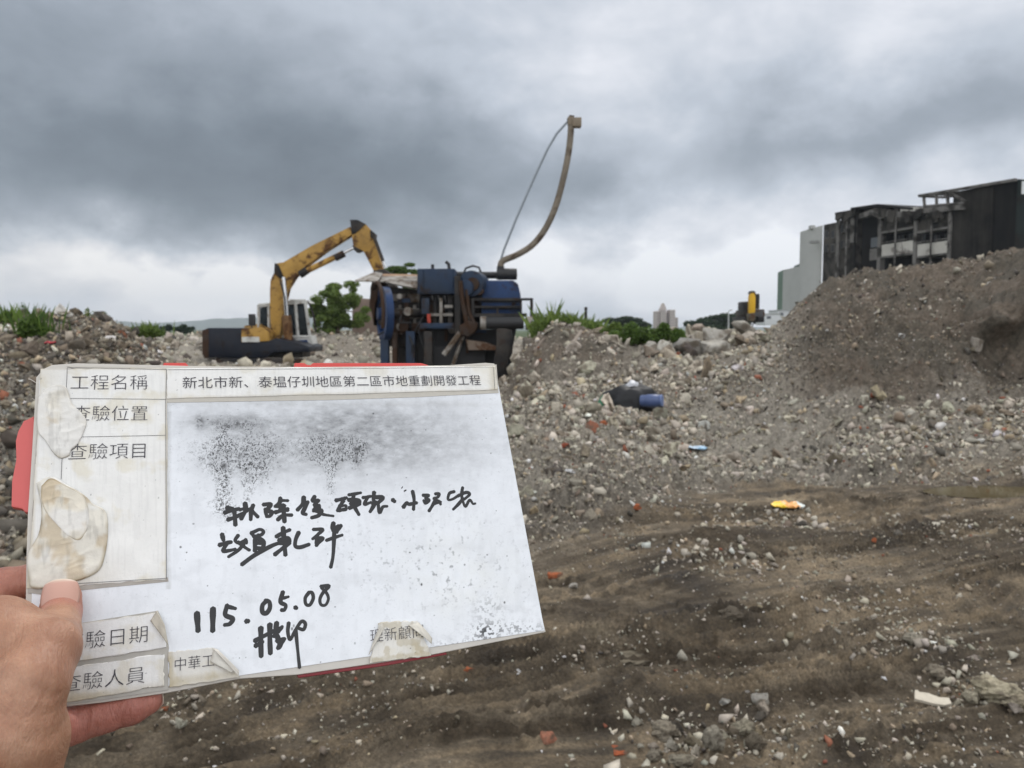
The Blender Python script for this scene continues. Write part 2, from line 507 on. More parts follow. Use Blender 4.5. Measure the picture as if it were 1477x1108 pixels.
ths = np.concatenate([np.arange(-180, -60, 3.0), np.arange(-60, -38, 0.6), np.arange(-38, 38.01, 0.1), np.arange(38.6, 60, 0.6), np.arange(60, 180.1, 3.0)])
rs = [0.3, 0.6, 0.9, 1.2, 1.5, 1.8]
while rs[-1] < 45: rs.append(rs[-1] * (1.0042 if rs[-1] < 16 else 1.007))
while rs[-1] < 3000: rs.append(rs[-1] * 1.05)
rs = np.array(rs)
TH, RR = np.meshgrid(np.radians(ths), rs)
gx, gy = RR * np.sin(TH), RR * np.cos(TH)
gz = terrain(gx, gy)
nr, nt = gx.shape
idx = np.arange(nr * nt).reshape(nr, nt)
quads = np.stack([idx[:-1, :-1], idx[:-1, 1:], idx[1:, 1:], idx[1:, :-1]], -1).reshape(-1, 4)
gm = mudness(gx, gy)
gpx = CX + F * gx / np.clip(gy, 0.01, None)
# soil kinds that belong to the place: dark wet mud, grey dusty fines, brown earth of the big heap, green plain far away
tone = fbm(gx * 0.9, gy * 0.9, 5, 91)
fines = np.clip((1 - gm) * sstep(0.40, 0.62, fbm(gx * 0.5, gy * 0.5, 4, 95) + 0.16 * sstep(850, 1000, gpx) * (1 - sstep(1080, 1300, gpx))), 0, 1)
pad = sstep(930, 1010, gpx) * (1 - sstep(1180, 1300, gpx)) * sstep(8.3, 9.2, gy) * (1 - sstep(12.0, 14.0, gy))
bank = sstep(715, 745, gpx) * (1 - sstep(860, 960, gpx)) * sstep(14.5, 16.5, gy + (tone - .5) * 4) * (1 - sstep(24, 30, gy))
fines = np.maximum(fines * (1 - bank), pad * (.55 + .45 * sstep(.35, .6, tone)))
brown = sstep(1080, 1200, gpx) * sstep(0.55, 1.1, gz + (tone - 0.5) * 1.2) * (gy > 3)
brown = np.maximum(brown, bank)
green = sstep(45, 80, RR)
us, vs = gx * math.cos(R(21)) + gy * math.sin(R(21)), -gx * math.sin(R(21)) + gy * math.cos(R(21)) + (fbm(gx * 0.8, gy * 0.8, 2, 51) - 0.5) * 0.5
band_ = sum(np.exp(-((vs - c0) / w0) ** 4) for c0, w0 in ((3.32, .30), (2.22, .26), (4.35, .22), (2.78, .12), (5.4, .25)))
streak = .38 * fbm(us * 0.8, vs * 7, 3, 141, .6) + .30 * fbm(us * 1.6, vs * 22, 3, 145, .6) + .32 * fbm(gx * 4, gy * 4, 4, 143, .6)
# the near end of the heap is dug under: its lip hangs forward over a hollow
lip = sstep(1385, 1425, gpx) * sstep(12.6, 13.1, gy) * (1 - sstep(13.6, 15.5, gy)) * sstep(1.3, 1.9, gz) * (gy > 3)
gx2, gy2 = gx - lip * 0.25, gy - lip * (0.55 + 0.5 * (fbm(gx * 1.7, gz * 2, 3, 97) - .5))
V3 = np.stack([gx2, gy2, gz], -1).reshape(-1, 3)


def ground_mat():
    def f(t, b):
        oc = t.new('ShaderNodeTexCoord').outputs['Object']
        A = lambda n: (lambda q: (setattr(q, 'attribute_name', n), q.outputs['Fac'])[1])(t.new('ShaderNodeAttribute'))
        n1 = t.noise(oc, 1.5, 9, 0.66, 0.5); n2 = t.noise(oc, 11, 7, 0.65); n3 = t.noise(oc, 60, 5, 0.7)
        mud = t.ramp(n1, [(0.34, (0.074, 0.057, 0.038)), (0.48, (0.140, 0.112, 0.078)), (0.60, (0.235, 0.193, 0.140)), (0.72, (0.36, 0.305, 0.215))])
        rub = t.ramp(n2, [(0.3, (0.105, 0.090, 0.070)), (0.52, (0.205, 0.180, 0.145)), (0.72, (0.33, 0.295, 0.245))])
        fin_ = t.ramp(n2, [(0.3, (0.19, 0.17, 0.138)), (0.55, (0.31, 0.282, 0.235)), (0.75, (0.42, 0.39, 0.33))])
        mp = t.new('ShaderNodeMapping'); mp.inputs['Scale'].default_value = (2.6, .55, .8); mp.inputs['Rotation'].default_value = (0, 0, R(-20)); t.l.new(oc, mp.inputs[0])
        brn = t.mix(t.ramp(t.noise(mp.outputs[0], 0.75, 6, .6, .4), [(.42, (0, 0, 0)), (.58, (1, 1, 1))]), t.ramp(n2, [(0.3, (0.058, 0.049, 0.037)), (0.55, (0.105, 0.090, 0.068)), (0.75, (0.17, 0.148, 0.115))]), t.ramp(n2, [(0.3, (0.085, 0.066, 0.048)), (0.52, (0.15, 0.120, 0.090)), (0.72, (0.23, 0.19, 0.15))]))
        sk = t.ramp(A('streak'), [(.38, (.50, .47, .43)), (.5, (.95, .94, .92)), (.60, (1.5, 1.44, 1.33))])
        mud = t.mix(1.0, mud, sk, 'MULTIPLY')
        c = t.mix(A('mud'), rub, mud)
        c = t.mix(A('fines'), c, fin_)
        c = t.mix(A('brown'), c, brn)
        grit = t.ramp(n3, [(0.32, (0.62, 0.61, 0.60)), (0.52, (1, 1, 1)), (0.70, (1.5, 1.47, 1.4))])
        c = t.mix(1.0, c, grit, 'MULTIPLY')
        c = t.mix(A('green'), c, (0.06, 0.085, 0.035))
        t.l.new(c, b.inputs['Base Color'])
        wet = t.m('MULTIPLY', A('mud'), t.ramp(n1, [(0.3, (1, 1, 1)), (0.5, (0, 0, 0))]))
        t.put(b.inputs['Roughness'], t.m('SUBTRACT', 0.92, t.m('MULTIPLY', wet, 0.38)))
        bp = t.new('ShaderNodeBump'); bp.inputs['Strength'].default_value = 1.0; bp.inputs['Distance'].default_value = 0.035
        h = t.m('ADD', t.noise(oc, 26, 8, 0.68), t.m('MULTIPLY', t.noise(oc, 75, 5, 0.75), 0.7))
        t.l.new(h, bp.inputs['Height']); t.l.new(bp.outputs[0], b.inputs['Normal'])
    return material('ground_soil', f, 0.9, 0, 0.35)


gme = mesh_np('ground', V3, quads, True, {'mud': ('POINT', 'FLOAT', gm.ravel()), 'fines': ('POINT', 'FLOAT', fines.ravel()),
                                          'streak': ('POINT', 'FLOAT', streak.ravel()), 'brown': ('POINT', 'FLOAT', brown.ravel()), 'green': ('POINT', 'FLOAT', green.ravel())})
ground = tag(obj('ground', gme, ground_mat()), kind='structure')
del V3, quads

# puddle
def water_mat():
    def f(t, b):
        oc = t.new('ShaderNodeTexCoord').outputs['Object']
        t.l.new(t.mix(t.noise(oc, 3, 3), (0.060, 0.046, 0.018), (0.11, 0.088, 0.045)), b.inputs['Base Color'])
        bp = t.new('ShaderNodeBump'); bp.inputs['Strength'].default_value = 0.04
        t.l.new(t.noise(oc, 9, 2), bp.inputs['Height']); t.l.new(bp.outputs[0], b.inputs['Normal'])
    return material('murky_water', f, 0.12, 0, 0.35)


pz = float(np.mean(base_h(np.array([PUD[0]]), np.array([PUD[1]])))) - 0.035
bm = bmesh.new()
pv = [bm.verts.new((PUD[0] + PUD[2] * 1.3 * math.cos(a), PUD[1] + PUD[3] * 1.35 * math.sin(a), pz)) for a in np.linspace(0, 2 * math.pi, 48, endpoint=False)]
bm.faces.new(pv); me = bpy.data.meshes.new('puddle'); bm.to_mesh(me); bm.free()
tag(obj('puddle', me, water_mat()), kind='structure')

# far hills
rng = np.random.default_rng(4)
hx = np.linspace(-2600, 1800, 500)
hy0 = 2500.0
prof = 8 + 62 * fbm(hx / 420, hx * 0 + 3, 5, 7) * sstep(-2600, -1500, hx) * (1 - sstep(-700, 300, hx)) + 8 * fbm(hx / 150, hx * 0, 4, 9)
rows = [(0, -300), (0.55, -120), (0.85, -40), (1.0, 0), (0.8, 120), (0, 500)]
HV = np.stack([np.stack([hx, np.full_like(hx, hy0 + dy) + 40 * fbm(hx / 200, hx * 0 + dy, 3, 3), prof * k - 3], -1) for k, dy in rows]).reshape(-1, 3)
hi = np.arange(len(rows) * 500).reshape(len(rows), 500)
hq = np.stack([hi[:-1, :-1], hi[:-1, 1:], hi[1:, 1:], hi[1:, :-1]], -1).reshape(-1, 4)
tag(obj('hills', mesh_np('hills', HV, hq, True), plain('hill_forest', (0.06, 0.085, 0.06), 0.9, 0, 0.4, 0.02)), kind='structure')

# ------------------------------------------------------------------ loose rubble
def hull_shape(n, seed, chip=0.0):
    rg = np.random.default_rng(seed)
    bm = bmesh.new()
    for _ in range(n):
        p = rg.normal(size=3); p /= np.linalg.norm(p)
        p *= rg.uniform(0.75, 1.0)
        # push towards a blocky outline, as broken concrete and brick have
        q = np.sign(p) * np.abs(p) ** 0.75
        bm.verts.new(q / max(1, np.abs(q).max()) * 0.5)
    r_ = bmesh.ops.convex_hull(bm, input=bm.verts)
    bmesh.ops.delete(bm, geom=[e for e in bm.verts if not e.link_faces], context='VERTS')
    return bm


def hull_np(n, seed):
    bm = hull_shape(n, seed); bmesh.ops.triangulate(bm, faces=bm.faces)
    bmesh.ops.recalc_face_normals(bm, faces=bm.faces)
    bm.verts.index_update()
    V = np.array([v.co[:] for v in bm.verts]); Fc = np.array([[v.index for v in f.verts] for f in bm.faces]); bm.free()
    return V, Fc


def rough_rock(seed, cuts=2, amp=0.06):
    """a chipped chunk with worn edges and pitted faces"""
    bm = hull_shape(12, seed)
    bmesh.ops.bevel(bm, geom=bm.edges[:], offset=0.018, segments=1, profile=0.5, affect='EDGES', clamp_overlap=True)
    bmesh.ops.triangulate(bm, faces=bm.faces)
    for _ in range(cuts):
        bmesh.ops.subdivide_edges(bm, edges=[e for e in bm.edges if e.calc_length() > 0.09], cuts=1, use_grid_fill=True)
        bmesh.ops.triangulate(bm, faces=bm.faces)
    bm.normal_update()
    co = np.array([v.co[:] for v in bm.verts])
    d = (fbm(co[:, 0] * 6 + seed, co[:, 1] * 6 + co[:, 2] * 4, 3, seed) - 0.5) * amp * 2 + (fbm(co[:, 0] * 19, co[:, 1] * 15 + co[:, 2] * 17, 2, seed + 3) - 0.5) * amp
    for v, k in zip(bm.verts, d): v.co += v.normal * float(k)
    bmesh.ops.recalc_face_normals(bm, faces=bm.faces)
    me = bpy.data.meshes.new('rubble_chunk'); bm.to_mesh(me); bm.free()
    for p in me.polygons: p.use_smooth = True
    me.set_sharp_from_angle(angle=R(38))
    return me


PAL = {'pale': (0.47, 0.425, 0.345), 'grey': (0.32, 0.29, 0.235), 'brown': (0.20, 0.165, 0.122), 'dark': (0.10, 0.088, 0.074),
       'brick': (0.27, 0.105, 0.065), 'white': (0.62, 0.60, 0.57), 'tan': (0.36, 0.29, 0.20)}
BOARD_PX = [(52, 520), (714, 519), (792, 915), (240, 1000), (228, 1050), (90, 1110), (0, 1108), (0, 815), (14, 735), (20, 620)]


def in_board(px, py, grow=0):
    ins = np.zeros(len(px), bool)
    n = len(BOARD_PX)
    for i in range(n):
        x0, y0 = BOARD_PX[i]; x1, y1 = BOARD_PX[(i + 1) % n]
        c = ((y0 > py) != (y1 > py)) & (px < (x1 - x0) * (py - y0) / (y1 - y0 + 1e-9) + x0)
        ins ^= c
    return ins


rng = np.random.default_rng(12)


def scatter(n_try, xr, dr, smin, smax, power, dens):
    """random stones over a sector: px columns xr, distances dr, diameters by a power law"""
    px = rng.uniform(*xr, n_try)
    u = rng.uniform(size=n_try)
    d = np.sqrt(dr[0] ** 2 + u * (dr[1] ** 2 - dr[0] ** 2))
    x = (px - CX) / F * d
    keep = rng.uniform(size=n_try) < dens(px, d, x)
    x, d, px = x[keep], d[keep], px[keep]
    s = smin * (1 - rng.uniform(size=len(x)) * (1 - (smin / smax) ** power)) ** (-1 / power)
    return x, d, s


def dens_rub(px, d, x):
    m = mudness(x, d)
    hp = np.maximum(sstep(1090, 1180, px) * (base_h(x, d) > .5), 2.6 * sstep(700, 740, px) * (1 - sstep(850, 940, px)) * sstep(15, 16.5, d))
    pd = sstep(950, 1030, px) * (1 - sstep(1180, 1300, px)) * sstep(8.5, 9.4, d) * (1 - sstep(11.8, 13.5, d))
    cl = sstep(0.36, 0.62, fbm(x * 0.9, d * 0.9, 3, 202))
    return np.clip((1 - m) * (0.50 + 0.50 * cl) * (1 - .15 * hp) * (1 - .35 * pd), 0, 1)


def dens_mud(px, d, x):
    cl = sstep(0.50, 0.72, fbm(x * 1.1, d * 1.1, 3, 203))
    return np.clip(0.10 + 0.9 * cl, 0, 1) * (0.25 + 0.75 * mudness(x, d))


S = []
S.append(scatter(46000, (-60, 1560), (5.0, 9.5), 0.018, 0.16, 2.1, dens_rub))
S.append(scatter(80000, (-60, 1560), (9, 15), 0.026, 0.25, 2.1, dens_rub))
S.append(scatter(30000, (-60, 1560), (14, 24), 0.045, 0.46, 2.1, dens_rub))
S.append(scatter(7000, (150, 1100), (24, 60), 0.12, 0.9, 2.0, lambda px, d, x: (0.25 + 0.75 * ((px < 560) | (px > 1000))) + 0 * d))
S.append(scatter(16000, (-100, 1560), (2.4, 6.5), 0.008, 0.07, 2.0, dens_mud))
S.append(scatter(9000, (-60, 240), (4.6, 12.5), 0.035, 0.26, 2.2, lambda px, d, x: 0.4 + 0.6 * sstep(.3, .6, fbm(x, d, 3, 209))))
S.append(scatter(26000, (1080, 1560), (10, 20), 0.018, 0.13, 2.1, lambda px, d, x: (base_h(x, d) > .4) * np.clip(.2 + 1.3 * sstep(.42, .66, fbm(x * 2.4 + d * .5, d * .8, 4, 231)), 0, 1)))
# crumbled clods thrown up along the wheel ruts
for (xa, ya, xb, yb, spread, n_, s0, s1) in ((1300, 905, 1420, 1000, .16, 260, .012, .075), (790, 968, 960, 930, .07, 190, .010, .05), (960, 1052, 1100, 1085, .15, 330, .012, .085), (1180, 880, 1330, 900, .2, 300, .012, .06),
        (940, 800, 1120, 820, .25, 300, .015, .09), (1000, 745, 1160, 760, .3, 320, .02, .10), (1400, 990, 1500, 1020, .12, 120, .01, .06), (450, 1010, 640, 985, .12, 200, .01, .05), (1130, 1095, 1400, 1040, .18, 160, .01, .05), (1250, 1045, 1480, 1085, .2, 220, .01, .045), (230, 1015, 330, 1030, .2, 220, .012, .06), (1330, 760, 1480, 770, .25, 250, .015, .08), (1040, 905, 1200, 890, .25, 260, .01, .05)):
    a_, b_ = (np.array(EYE) + np.array(ray(x_, y_)) / -ray(x_, y_).z * 1.6 for x_, y_ in ((xa, ya), (xb, yb)))
    tt = rng.uniform(size=n_)
    S.append((a_[0] + (b_[0] - a_[0]) * tt + rng.normal(size=n_) * spread, np.maximum(2.3, a_[1] + (b_[1] - a_[1]) * tt + rng.normal(size=n_) * spread), s0 * (1 - rng.uniform(size=n_) * (1 - (s0 / s1) ** 1.6)) ** (-1 / 1.6)))
S.append(scatter(60000, (-100, 1560), (2.4, 8.5), 0.006, 0.036, 1.9, lambda px, d, x: np.clip(.08 + 1.0 * sstep(.46, .66, fbm(x * 1.4 + 5, d * 1.4, 4, 223)), 0, 1)))
n_crumb = len(S[-1][0])
crumb = np.zeros(sum(len(a[0]) for a in S), bool); crumb[-n_crumb:] = True
sx = np.concatenate([a[0] for a in S]); sy = np.concatenate([a[1] for a in S]); ss = np.concatenate([a[2] for a in S])
q = ((sx - PUD[0]) / (PUD[2] * 1.1)) ** 2 + ((sy - PUD[1]) / (PUD[3] * 1.1)) ** 2
k = (q > 1) & ~((np.hypot(sx + 2.3, sy - 24.7) < 2.9)) & ~((np.abs(sx + 11.2) < 3.2) & (np.abs(sy - 35) < 2.2))
sx, sy, ss, crumb = sx[k], sy[k], ss[k], crumb[k]
N = len(sx)
spx = CX + F * sx / sy
heap = sstep(1090, 1180, spx) * (base_h(sx, sy) > 0.45)
ss = ss * (1 - 0.42 * heap)
cr = rng.uniform(size=N)
kinds = np.array(['pale', 'grey', 'brown', 'dark', 'brick', 'white', 'tan'])
probs = np.array([0.34, 0.36, 0.13, 0.07, 0.013, 0.022, 0.065])
kind = np.searchsorted(np.cumsum(probs), cr * 0.9999)
dk = (rng.uniform(size=N) < 0.72) & ((heap > 0.5) | (spx < 230))
kind[dk & (kind < 2)] = rng.integers(2, 4, (dk & (kind < 2)).sum())
pal = np.array([PAL[k_] for k_ in kinds])
ck = crumb & (rng.uniform(size=N) < .86)
kind[ck] = np.where(rng.uniform(size=ck.sum()) < .7, 2, np.where(rng.uniform(size=ck.sum()) < .5, 6, 1))
scol = pal[kind] * rng.uniform(0.72, 1.22, (N, 1)) * rng.uniform(0.96, 1.04, (N, 3))
scol[ck] *= .82
sz = terrain(sx, sy)
sc3 = ss[:, None] * rng.uniform(0.55, 1.4, (N, 3)) * np.array([1.1, 1.0, 0.75])
qr = rng.normal(size=(N, 4)); qr /= np.linalg.norm(qr, axis=1, keepdims=True)
wq, xq, yq, zq = qr.T
RM = np.stack([np.stack([1 - 2 * (yq**2 + zq**2), 2 * (xq*yq - zq*wq), 2 * (xq*zq + yq*wq)], -1),
               np.stack([2 * (xq*yq + zq*wq), 1 - 2 * (xq**2 + zq**2), 2 * (yq*zq - xq*wq)], -1),
               np.stack([2 * (xq*zq - yq*wq), 2 * (yq*zq + xq*wq), 1 - 2 * (xq**2 + yq**2)], -1)], 1)
cen = np.stack([sx, sy, sz + ss * rng.uniform(0.0, 0.28, N)], -1)
ppx, ppy, pdp = project(cen)
seen = (ppx > 5) & (ppx < 1472) & (ppy > 380) & (ppy < 1100) & ~in_board(ppx, ppy)
big = np.where(seen, ss / pdp, 0)
order = np.argsort(-big)
IND = order[:280]
is_ind = np.zeros(N, bool); is_ind[IND] = True

rock_mat = attr_mat('broken_concrete', 0.9, 0.6, 45, 0.35, 0.25)
temps = [hull_np(9, 100 + i) for i in range(14)] + [hull_np(8, 200 + i) for i in range(6)]
VV, FF, CC, off = [], [], [], 0
tid = rng.integers(0, len(temps), N)
for ti, (tv, tf) in enumerate(temps):
    sel = np.nonzero((tid == ti) & ~is_ind)[0]
    P = np.einsum('nij,nvj->nvi', RM[sel], tv[None] * sc3[sel][:, None]) + cen[sel][:, None]
    VV.append(P.reshape(-1, 3))
    FF.append((tf[None] + (np.arange(len(sel)) * len(tv))[:, None, None] + off).reshape(-1, 3))
    CC.append(np.repeat(scol[sel], len(tv), 0)); off += len(sel) * len(tv)
rubble = obj('rubble', mesh_np('rubble', np.concatenate(VV), np.concatenate(FF), False, {'Col': ('POINT', 'FLOAT_COLOR', np.concatenate(CC))}), rock_mat)
tag(rubble, 'countless small grey and brown fragments of crushed concrete and brick over the whole site', 'rubble', kind='stuff')
del VV, FF, CC


def chunk_mat():
    def f(t, b):
        oi = t.new('ShaderNodeObjectInfo')
        oc = t.new('ShaderNodeTexCoord').outputs['Object']
        n = t.noise(oc, 5, 8, 0.68)
        k = t.ramp(n, [(0.3, (0.62, 0.61, 0.58)), (0.5, (1, 1, 1)), (0.72, (1.28, 1.26, 1.2))])
        c = t.mix(1.0, oi.outputs['Color'], k, 'MULTIPLY')
        mudm = t.ramp(t.noise(oc, 2.2, 4, 0.6), [(0.47, (0, 0, 0)), (0.6, (0.85, 0.85, 0.85))])
        c = t.mix(mudm, c, (0.115, 0.093, 0.068))
        t.l.new(c, b.inputs['Base Color'])
        bp = t.new('ShaderNodeBump'); bp.inputs['Strength'].default_value = 0.7; bp.inputs['Distance'].default_value = 0.03
        t.l.new(t.noise(oc, 16, 8, 0.72), bp.inputs['Height']); t.l.new(bp.outputs[0], b.inputs['Normal'])
    return material('rough_chunk', f, 0.92, 0, 0.25)


CH = chunk_mat()
rocks = [rough_rock(300 + i) for i in range(14)]
for m_ in rocks: m_.materials.append(CH)
WORD = {'pale': 'pale grey', 'grey': 'mid grey', 'brown': 'mud brown', 'dark': 'dark grey', 'brick': 'red brick', 'white': 'whitish', 'tan': 'tan'}


def region(px, py):
    if px < 300: return ('on the steep rubble face left of the white board', 'left rubble face')
    if py > 915: return ('on the wet mud at the bottom of the photo', 'near mud')
    if py > 780: return ('on the rutted track just right of the white board', 'rutted track') if px < 1100 else ('beside the wheel ruts below the puddle', 'ruts below the puddle')
    if px > 1090 and py < 640: return ('on the earth heap below the burnt building', 'big earth heap')
    if py > 640: return ('in the loose rubble near the wrapper and strip', 'middle rubble')
    return ('on the rubble bank between crusher and earth heap', 'rubble bank')


for i in IND:
    kd = kinds[kind[i]]
    where, gname = region(ppx[i], ppy[i])
    o = bpy.data.objects.new('rubble_chunk', rocks[int(rng.integers(0, 14))]); COL.objects.link(o)
    o.location = cen[i]; o.rotation_mode = 'QUATERNION'; o.rotation_quaternion = qr[i]
    o.scale = sc3[i] * 1.05
    o.color = tuple(np.clip(scol[i] * 1.08, 0, 1)) + (1,)
    what = 'brick fragment' if kd == 'brick' else 'broken concrete chunk'
    cw = 'red' if kd == 'brick' else WORD[kd]
    tag(o, f'{cw} {what} {where}', 'rubble chunk', f'{cw} {what}s, {gname}')


def clod_mesh(seed):
    bm = bmesh.new(); bmesh.ops.create_icosphere(bm, subdivisions=5, radius=.5)
    co = np.array([v.co[:] for v in bm.verts])
    a = fbm(co[:, 0] * 3 + seed, co[:, 1] * 3 + co[:, 2] * 2.2, 4, seed); b = fbm(co[:, 1] * 6 + seed, co[:, 2] * 6 - co[:, 0] * 5, 4, seed + 4, .65)
    d = 1 + (a - .5) * 1.0 + np.abs(b - .5) * -.9 + .12
    for v, k in zip(bm.verts, d): v.co *= float(k)
    me = bpy.data.meshes.new('clod'); bm.to_mesh(me); bm.free()
    for p in me.polygons: p.use_smooth = True
    return me


def boulder(px, py, wpx, hpx, Y, col, label, seed, name='concrete_block', cat='concrete block', sink=0.2, rot=0.0, dep=1.0, group=None, tilt=0.0):
    """a block whose outline spans about wpx x hpx pixels in the photograph at distance Y (or where it meets the ground)"""
    if Y is None:
        g = ground_hit(px, py + hpx * 0.45); Y = g.y + 0.3 * wpx * g.y / F
    c = at(px, py, Y)
    me = clod_mesh(seed) if name == 'clod' else rough_rock(seed, 2, 0.045)
    me.materials.append(CH)
    o = bpy.data.objects.new(name, me); COL.objects.link(o)
    co = np.array([v.co[:] for v in me.vertices]); ext = co.max(0) - co.min(0)
    W, H = wpx * Y / F, hpx * Y / F
    o.scale = (W / ext[0], W * dep / ext[1], H / ext[2])
    o.rotation_euler = (0, tilt, rot); o.location = c
    o.color = tuple(col) + (1,)
    return tag(o, label, cat, group)


gB = 'large broken blocks on the rubble bank'
for a in (
    (1032, 506, 52, 30, 18.2, (0.36, 0.34, 0.30), 'biggest squared pale concrete block, at the right end of the rubble bank', 401),
    (1034, 483, 40, 26, 18.9, (0.37, 0.35, 0.31), 'pointed pale concrete block resting on top of the biggest squared block', 402),
    (1070, 474, 34, 22, 19.2, (0.33, 0.31, 0.27), 'grey concrete block on the bank crest below the distant yellow excavator', 403),
    (1082, 490, 34, 20, 18.6, (0.36, 0.32, 0.27), 'tan concrete block wedged between the biggest block and the earth heap', 404),
    (990, 500, 46, 26, 18.0, (0.23, 0.22, 0.20), 'grey leaning slab left of the biggest squared block', 405),
    (961, 507, 30, 26, 17.6, (0.40, 0.38, 0.33), 'pale chipped block under the right end of the green shrubs', 406),
    (932, 503, 34, 24, 17.8, (0.35, 0.33, 0.29), 'grey pointed block under the middle of the green shrubs', 407),
    (881, 492, 30, 18, 18.2, (0.37, 0.33, 0.27), 'tan oblong block under the left end of the green shrubs', 408),
    (1060, 528, 30, 20, 16.8, (0.30, 0.27, 0.23), 'brown grey block just below the biggest squared block', 409),
    (974, 476, 14, 10, 22.0, (0.42, 0.37, 0.30), 'small tan block right of the green shrubs', 410),
    (1008, 474, 22, 12, 21.5, (0.36, 0.30, 0.25), 'pinkish grey block on the crest before the far trees', 411),
    (850, 534, 24, 16, 15.8, (0.33, 0.31, 0.27), 'grey block on the bank above and left of the black tarpaulin', 412),
    (800, 535, 20, 12, 16.2, (0.45, 0.45, 0.45), 'light bluish block on the bank right of the crusher', 413)):
    boulder(*a[:6], a[6], a[7], group=gB, rot=0.3 * ((a[7] * 7) % 5 - 2))
for a in (
    (1097, 1008, 27, 17, None, (0.36, 0.34, 0.30), 'smooth pale grey stone alone on the mud right of the clod pile', 421, 'stone', 'stone'),
    (1045, 1016, 18, 16, None, (0.33, 0.32, 0.29), 'grey stone just left of the smooth pale stone', 422, 'stone', 'stone'),
    (1077, 1000, 12, 8, None, (0.40, 0.38, 0.35), 'tiny white pebble beside the smooth pale stone', 423, 'stone', 'stone'),
    (750, 975, 20, 15, None, (0.62, 0.62, 0.62), 'round white pebble below the right corner of the board', 424, 'stone', 'stone'),
    (827, 846, 12, 10, None, (0.48, 0.45, 0.40), 'small cream pebble right of the red brick shard', 425, 'stone', 'stone'),
    (1030, 1066, 34, 44, None, (0.33, 0.30, 0.24), 'tall light clod standing in the pile of clods at the bottom', 426, 'clod', 'clod'),
    (1072, 1050, 36, 26, None, (0.31, 0.28, 0.21), 'tan clod right of the tall light clod', 427, 'clod', 'clod'),
    (960, 1055, 46, 26, None, (0.27, 0.235, 0.18), 'long crumbled clod left of the tall light clod', 428, 'clod', 'clod'),
    (1090, 1072, 30, 30, None, (0.16, 0.135, 0.10), 'dark clod at the right end of the clod pile', 429, 'clod', 'clod'),
    (985, 1098, 44, 22, None, (0.28, 0.25, 0.19), 'wide clod at the bottom edge of the photo', 430, 'clod', 'clod'),
    (945, 1090, 26, 18, None, (0.26, 0.23, 0.18), 'rounded clod left of the wide clod at the bottom edge', 431, 'clod', 'clod'),
    (1350, 968, 34, 20, None, (0.27, 0.235, 0.18), 'lumpy clod above the flat pale plate', 432, 'clod', 'clod'),
    (1318, 922, 34, 18, None, (0.32, 0.29, 0.23), 'light clod heading the ridge of clods right of the ruts', 433, 'clod', 'clod'),
    (1400, 1006, 24, 20, None, (0.40, 0.36, 0.27), 'cream clod at the left tip of the pale clay patch', 434, 'clod', 'clod'),
    (1442, 1000, 74, 40, None, (0.44, 0.39, 0.28), 'broad cream slab of clay in the lower right', 435, 'clod', 'clod'),
    (1470, 1012, 50, 34, None, (0.36, 0.31, 0.22), 'cream clay lump at the right edge of the photo', 436, 'clod', 'clod'),
    (900, 945, 90, 16, None, (0.17, 0.145, 0.105), 'long mud ridge thrown up between the wheel ruts', 437, 'clod', 'clod'),
    (1055, 885, 40, 16, None, (0.12, 0.10, 0.075), 'dark mud clod on the track right of the board', 438, 'clod', 'clod'),
    (822, 681, 14, 10, None, (0.75, 0.75, 0.75), 'bright white lump in the rubble right of the board', 439, 'plaster_lump', 'plaster lump'),
    (1300, 485, 8, 8, None, (0.7, 0.7, 0.68), 'bright white stone high on the face of the earth heap', 440, 'stone', 'stone'),
    (1408, 498, 14, 26, None, (0.30, 0.27, 0.23), 'upright grey stone at the left end of the dark undercut', 441, 'stone', 'stone'),
    (125, 514, 22, 26, 11.2, (0.40, 0.38, 0.35), 'pale pointed stone slab leaning just above the board top', 442, 'stone_slab', 'stone slab')):
    boulder(*a[:6], a[6], a[7], a[8], a[9], rot=0.35 * ((a[7] * 7) % 5 - 2))
for a in (((800, 830, 22, 11), 'red brick shard beside the right edge of the board', 451), ((790, 1063, 24, 20), 'salmon pink brick piece at the bottom below the board', 452),
          ((893, 1083, 34, 9), 'flat bright red brick scraps near the bottom edge', 453), ((674, 966, 20, 9), 'red brick shard under the bottom edge of the board', 454),
          ((871, 610, 12, 9), 'small red brick bit below the black tarpaulin', 455), ((816, 644, 14, 10), 'dark red brick bit in the rubble right of the board', 456),
          ((918, 731, 14, 10), 'orange red brick bit left of the orange wrapper', 457), ((1261, 780, 10, 8), 'tiny orange brick bit below the orange wrapper', 458),
          ((238, 1022, 10, 8), 'tiny red brick bit right of the finger under the board', 459)):
    boulder(*a[0], None, {452: (0.50, 0.22, 0.14), 453: (0.42, 0.11, 0.045), 456: (0.25, 0.06, 0.03)}.get(a[2], (0.40, 0.12, 0.05)), a[1], a[2], 'brick_fragment', 'brick', rot=0.5, dep=0.8)

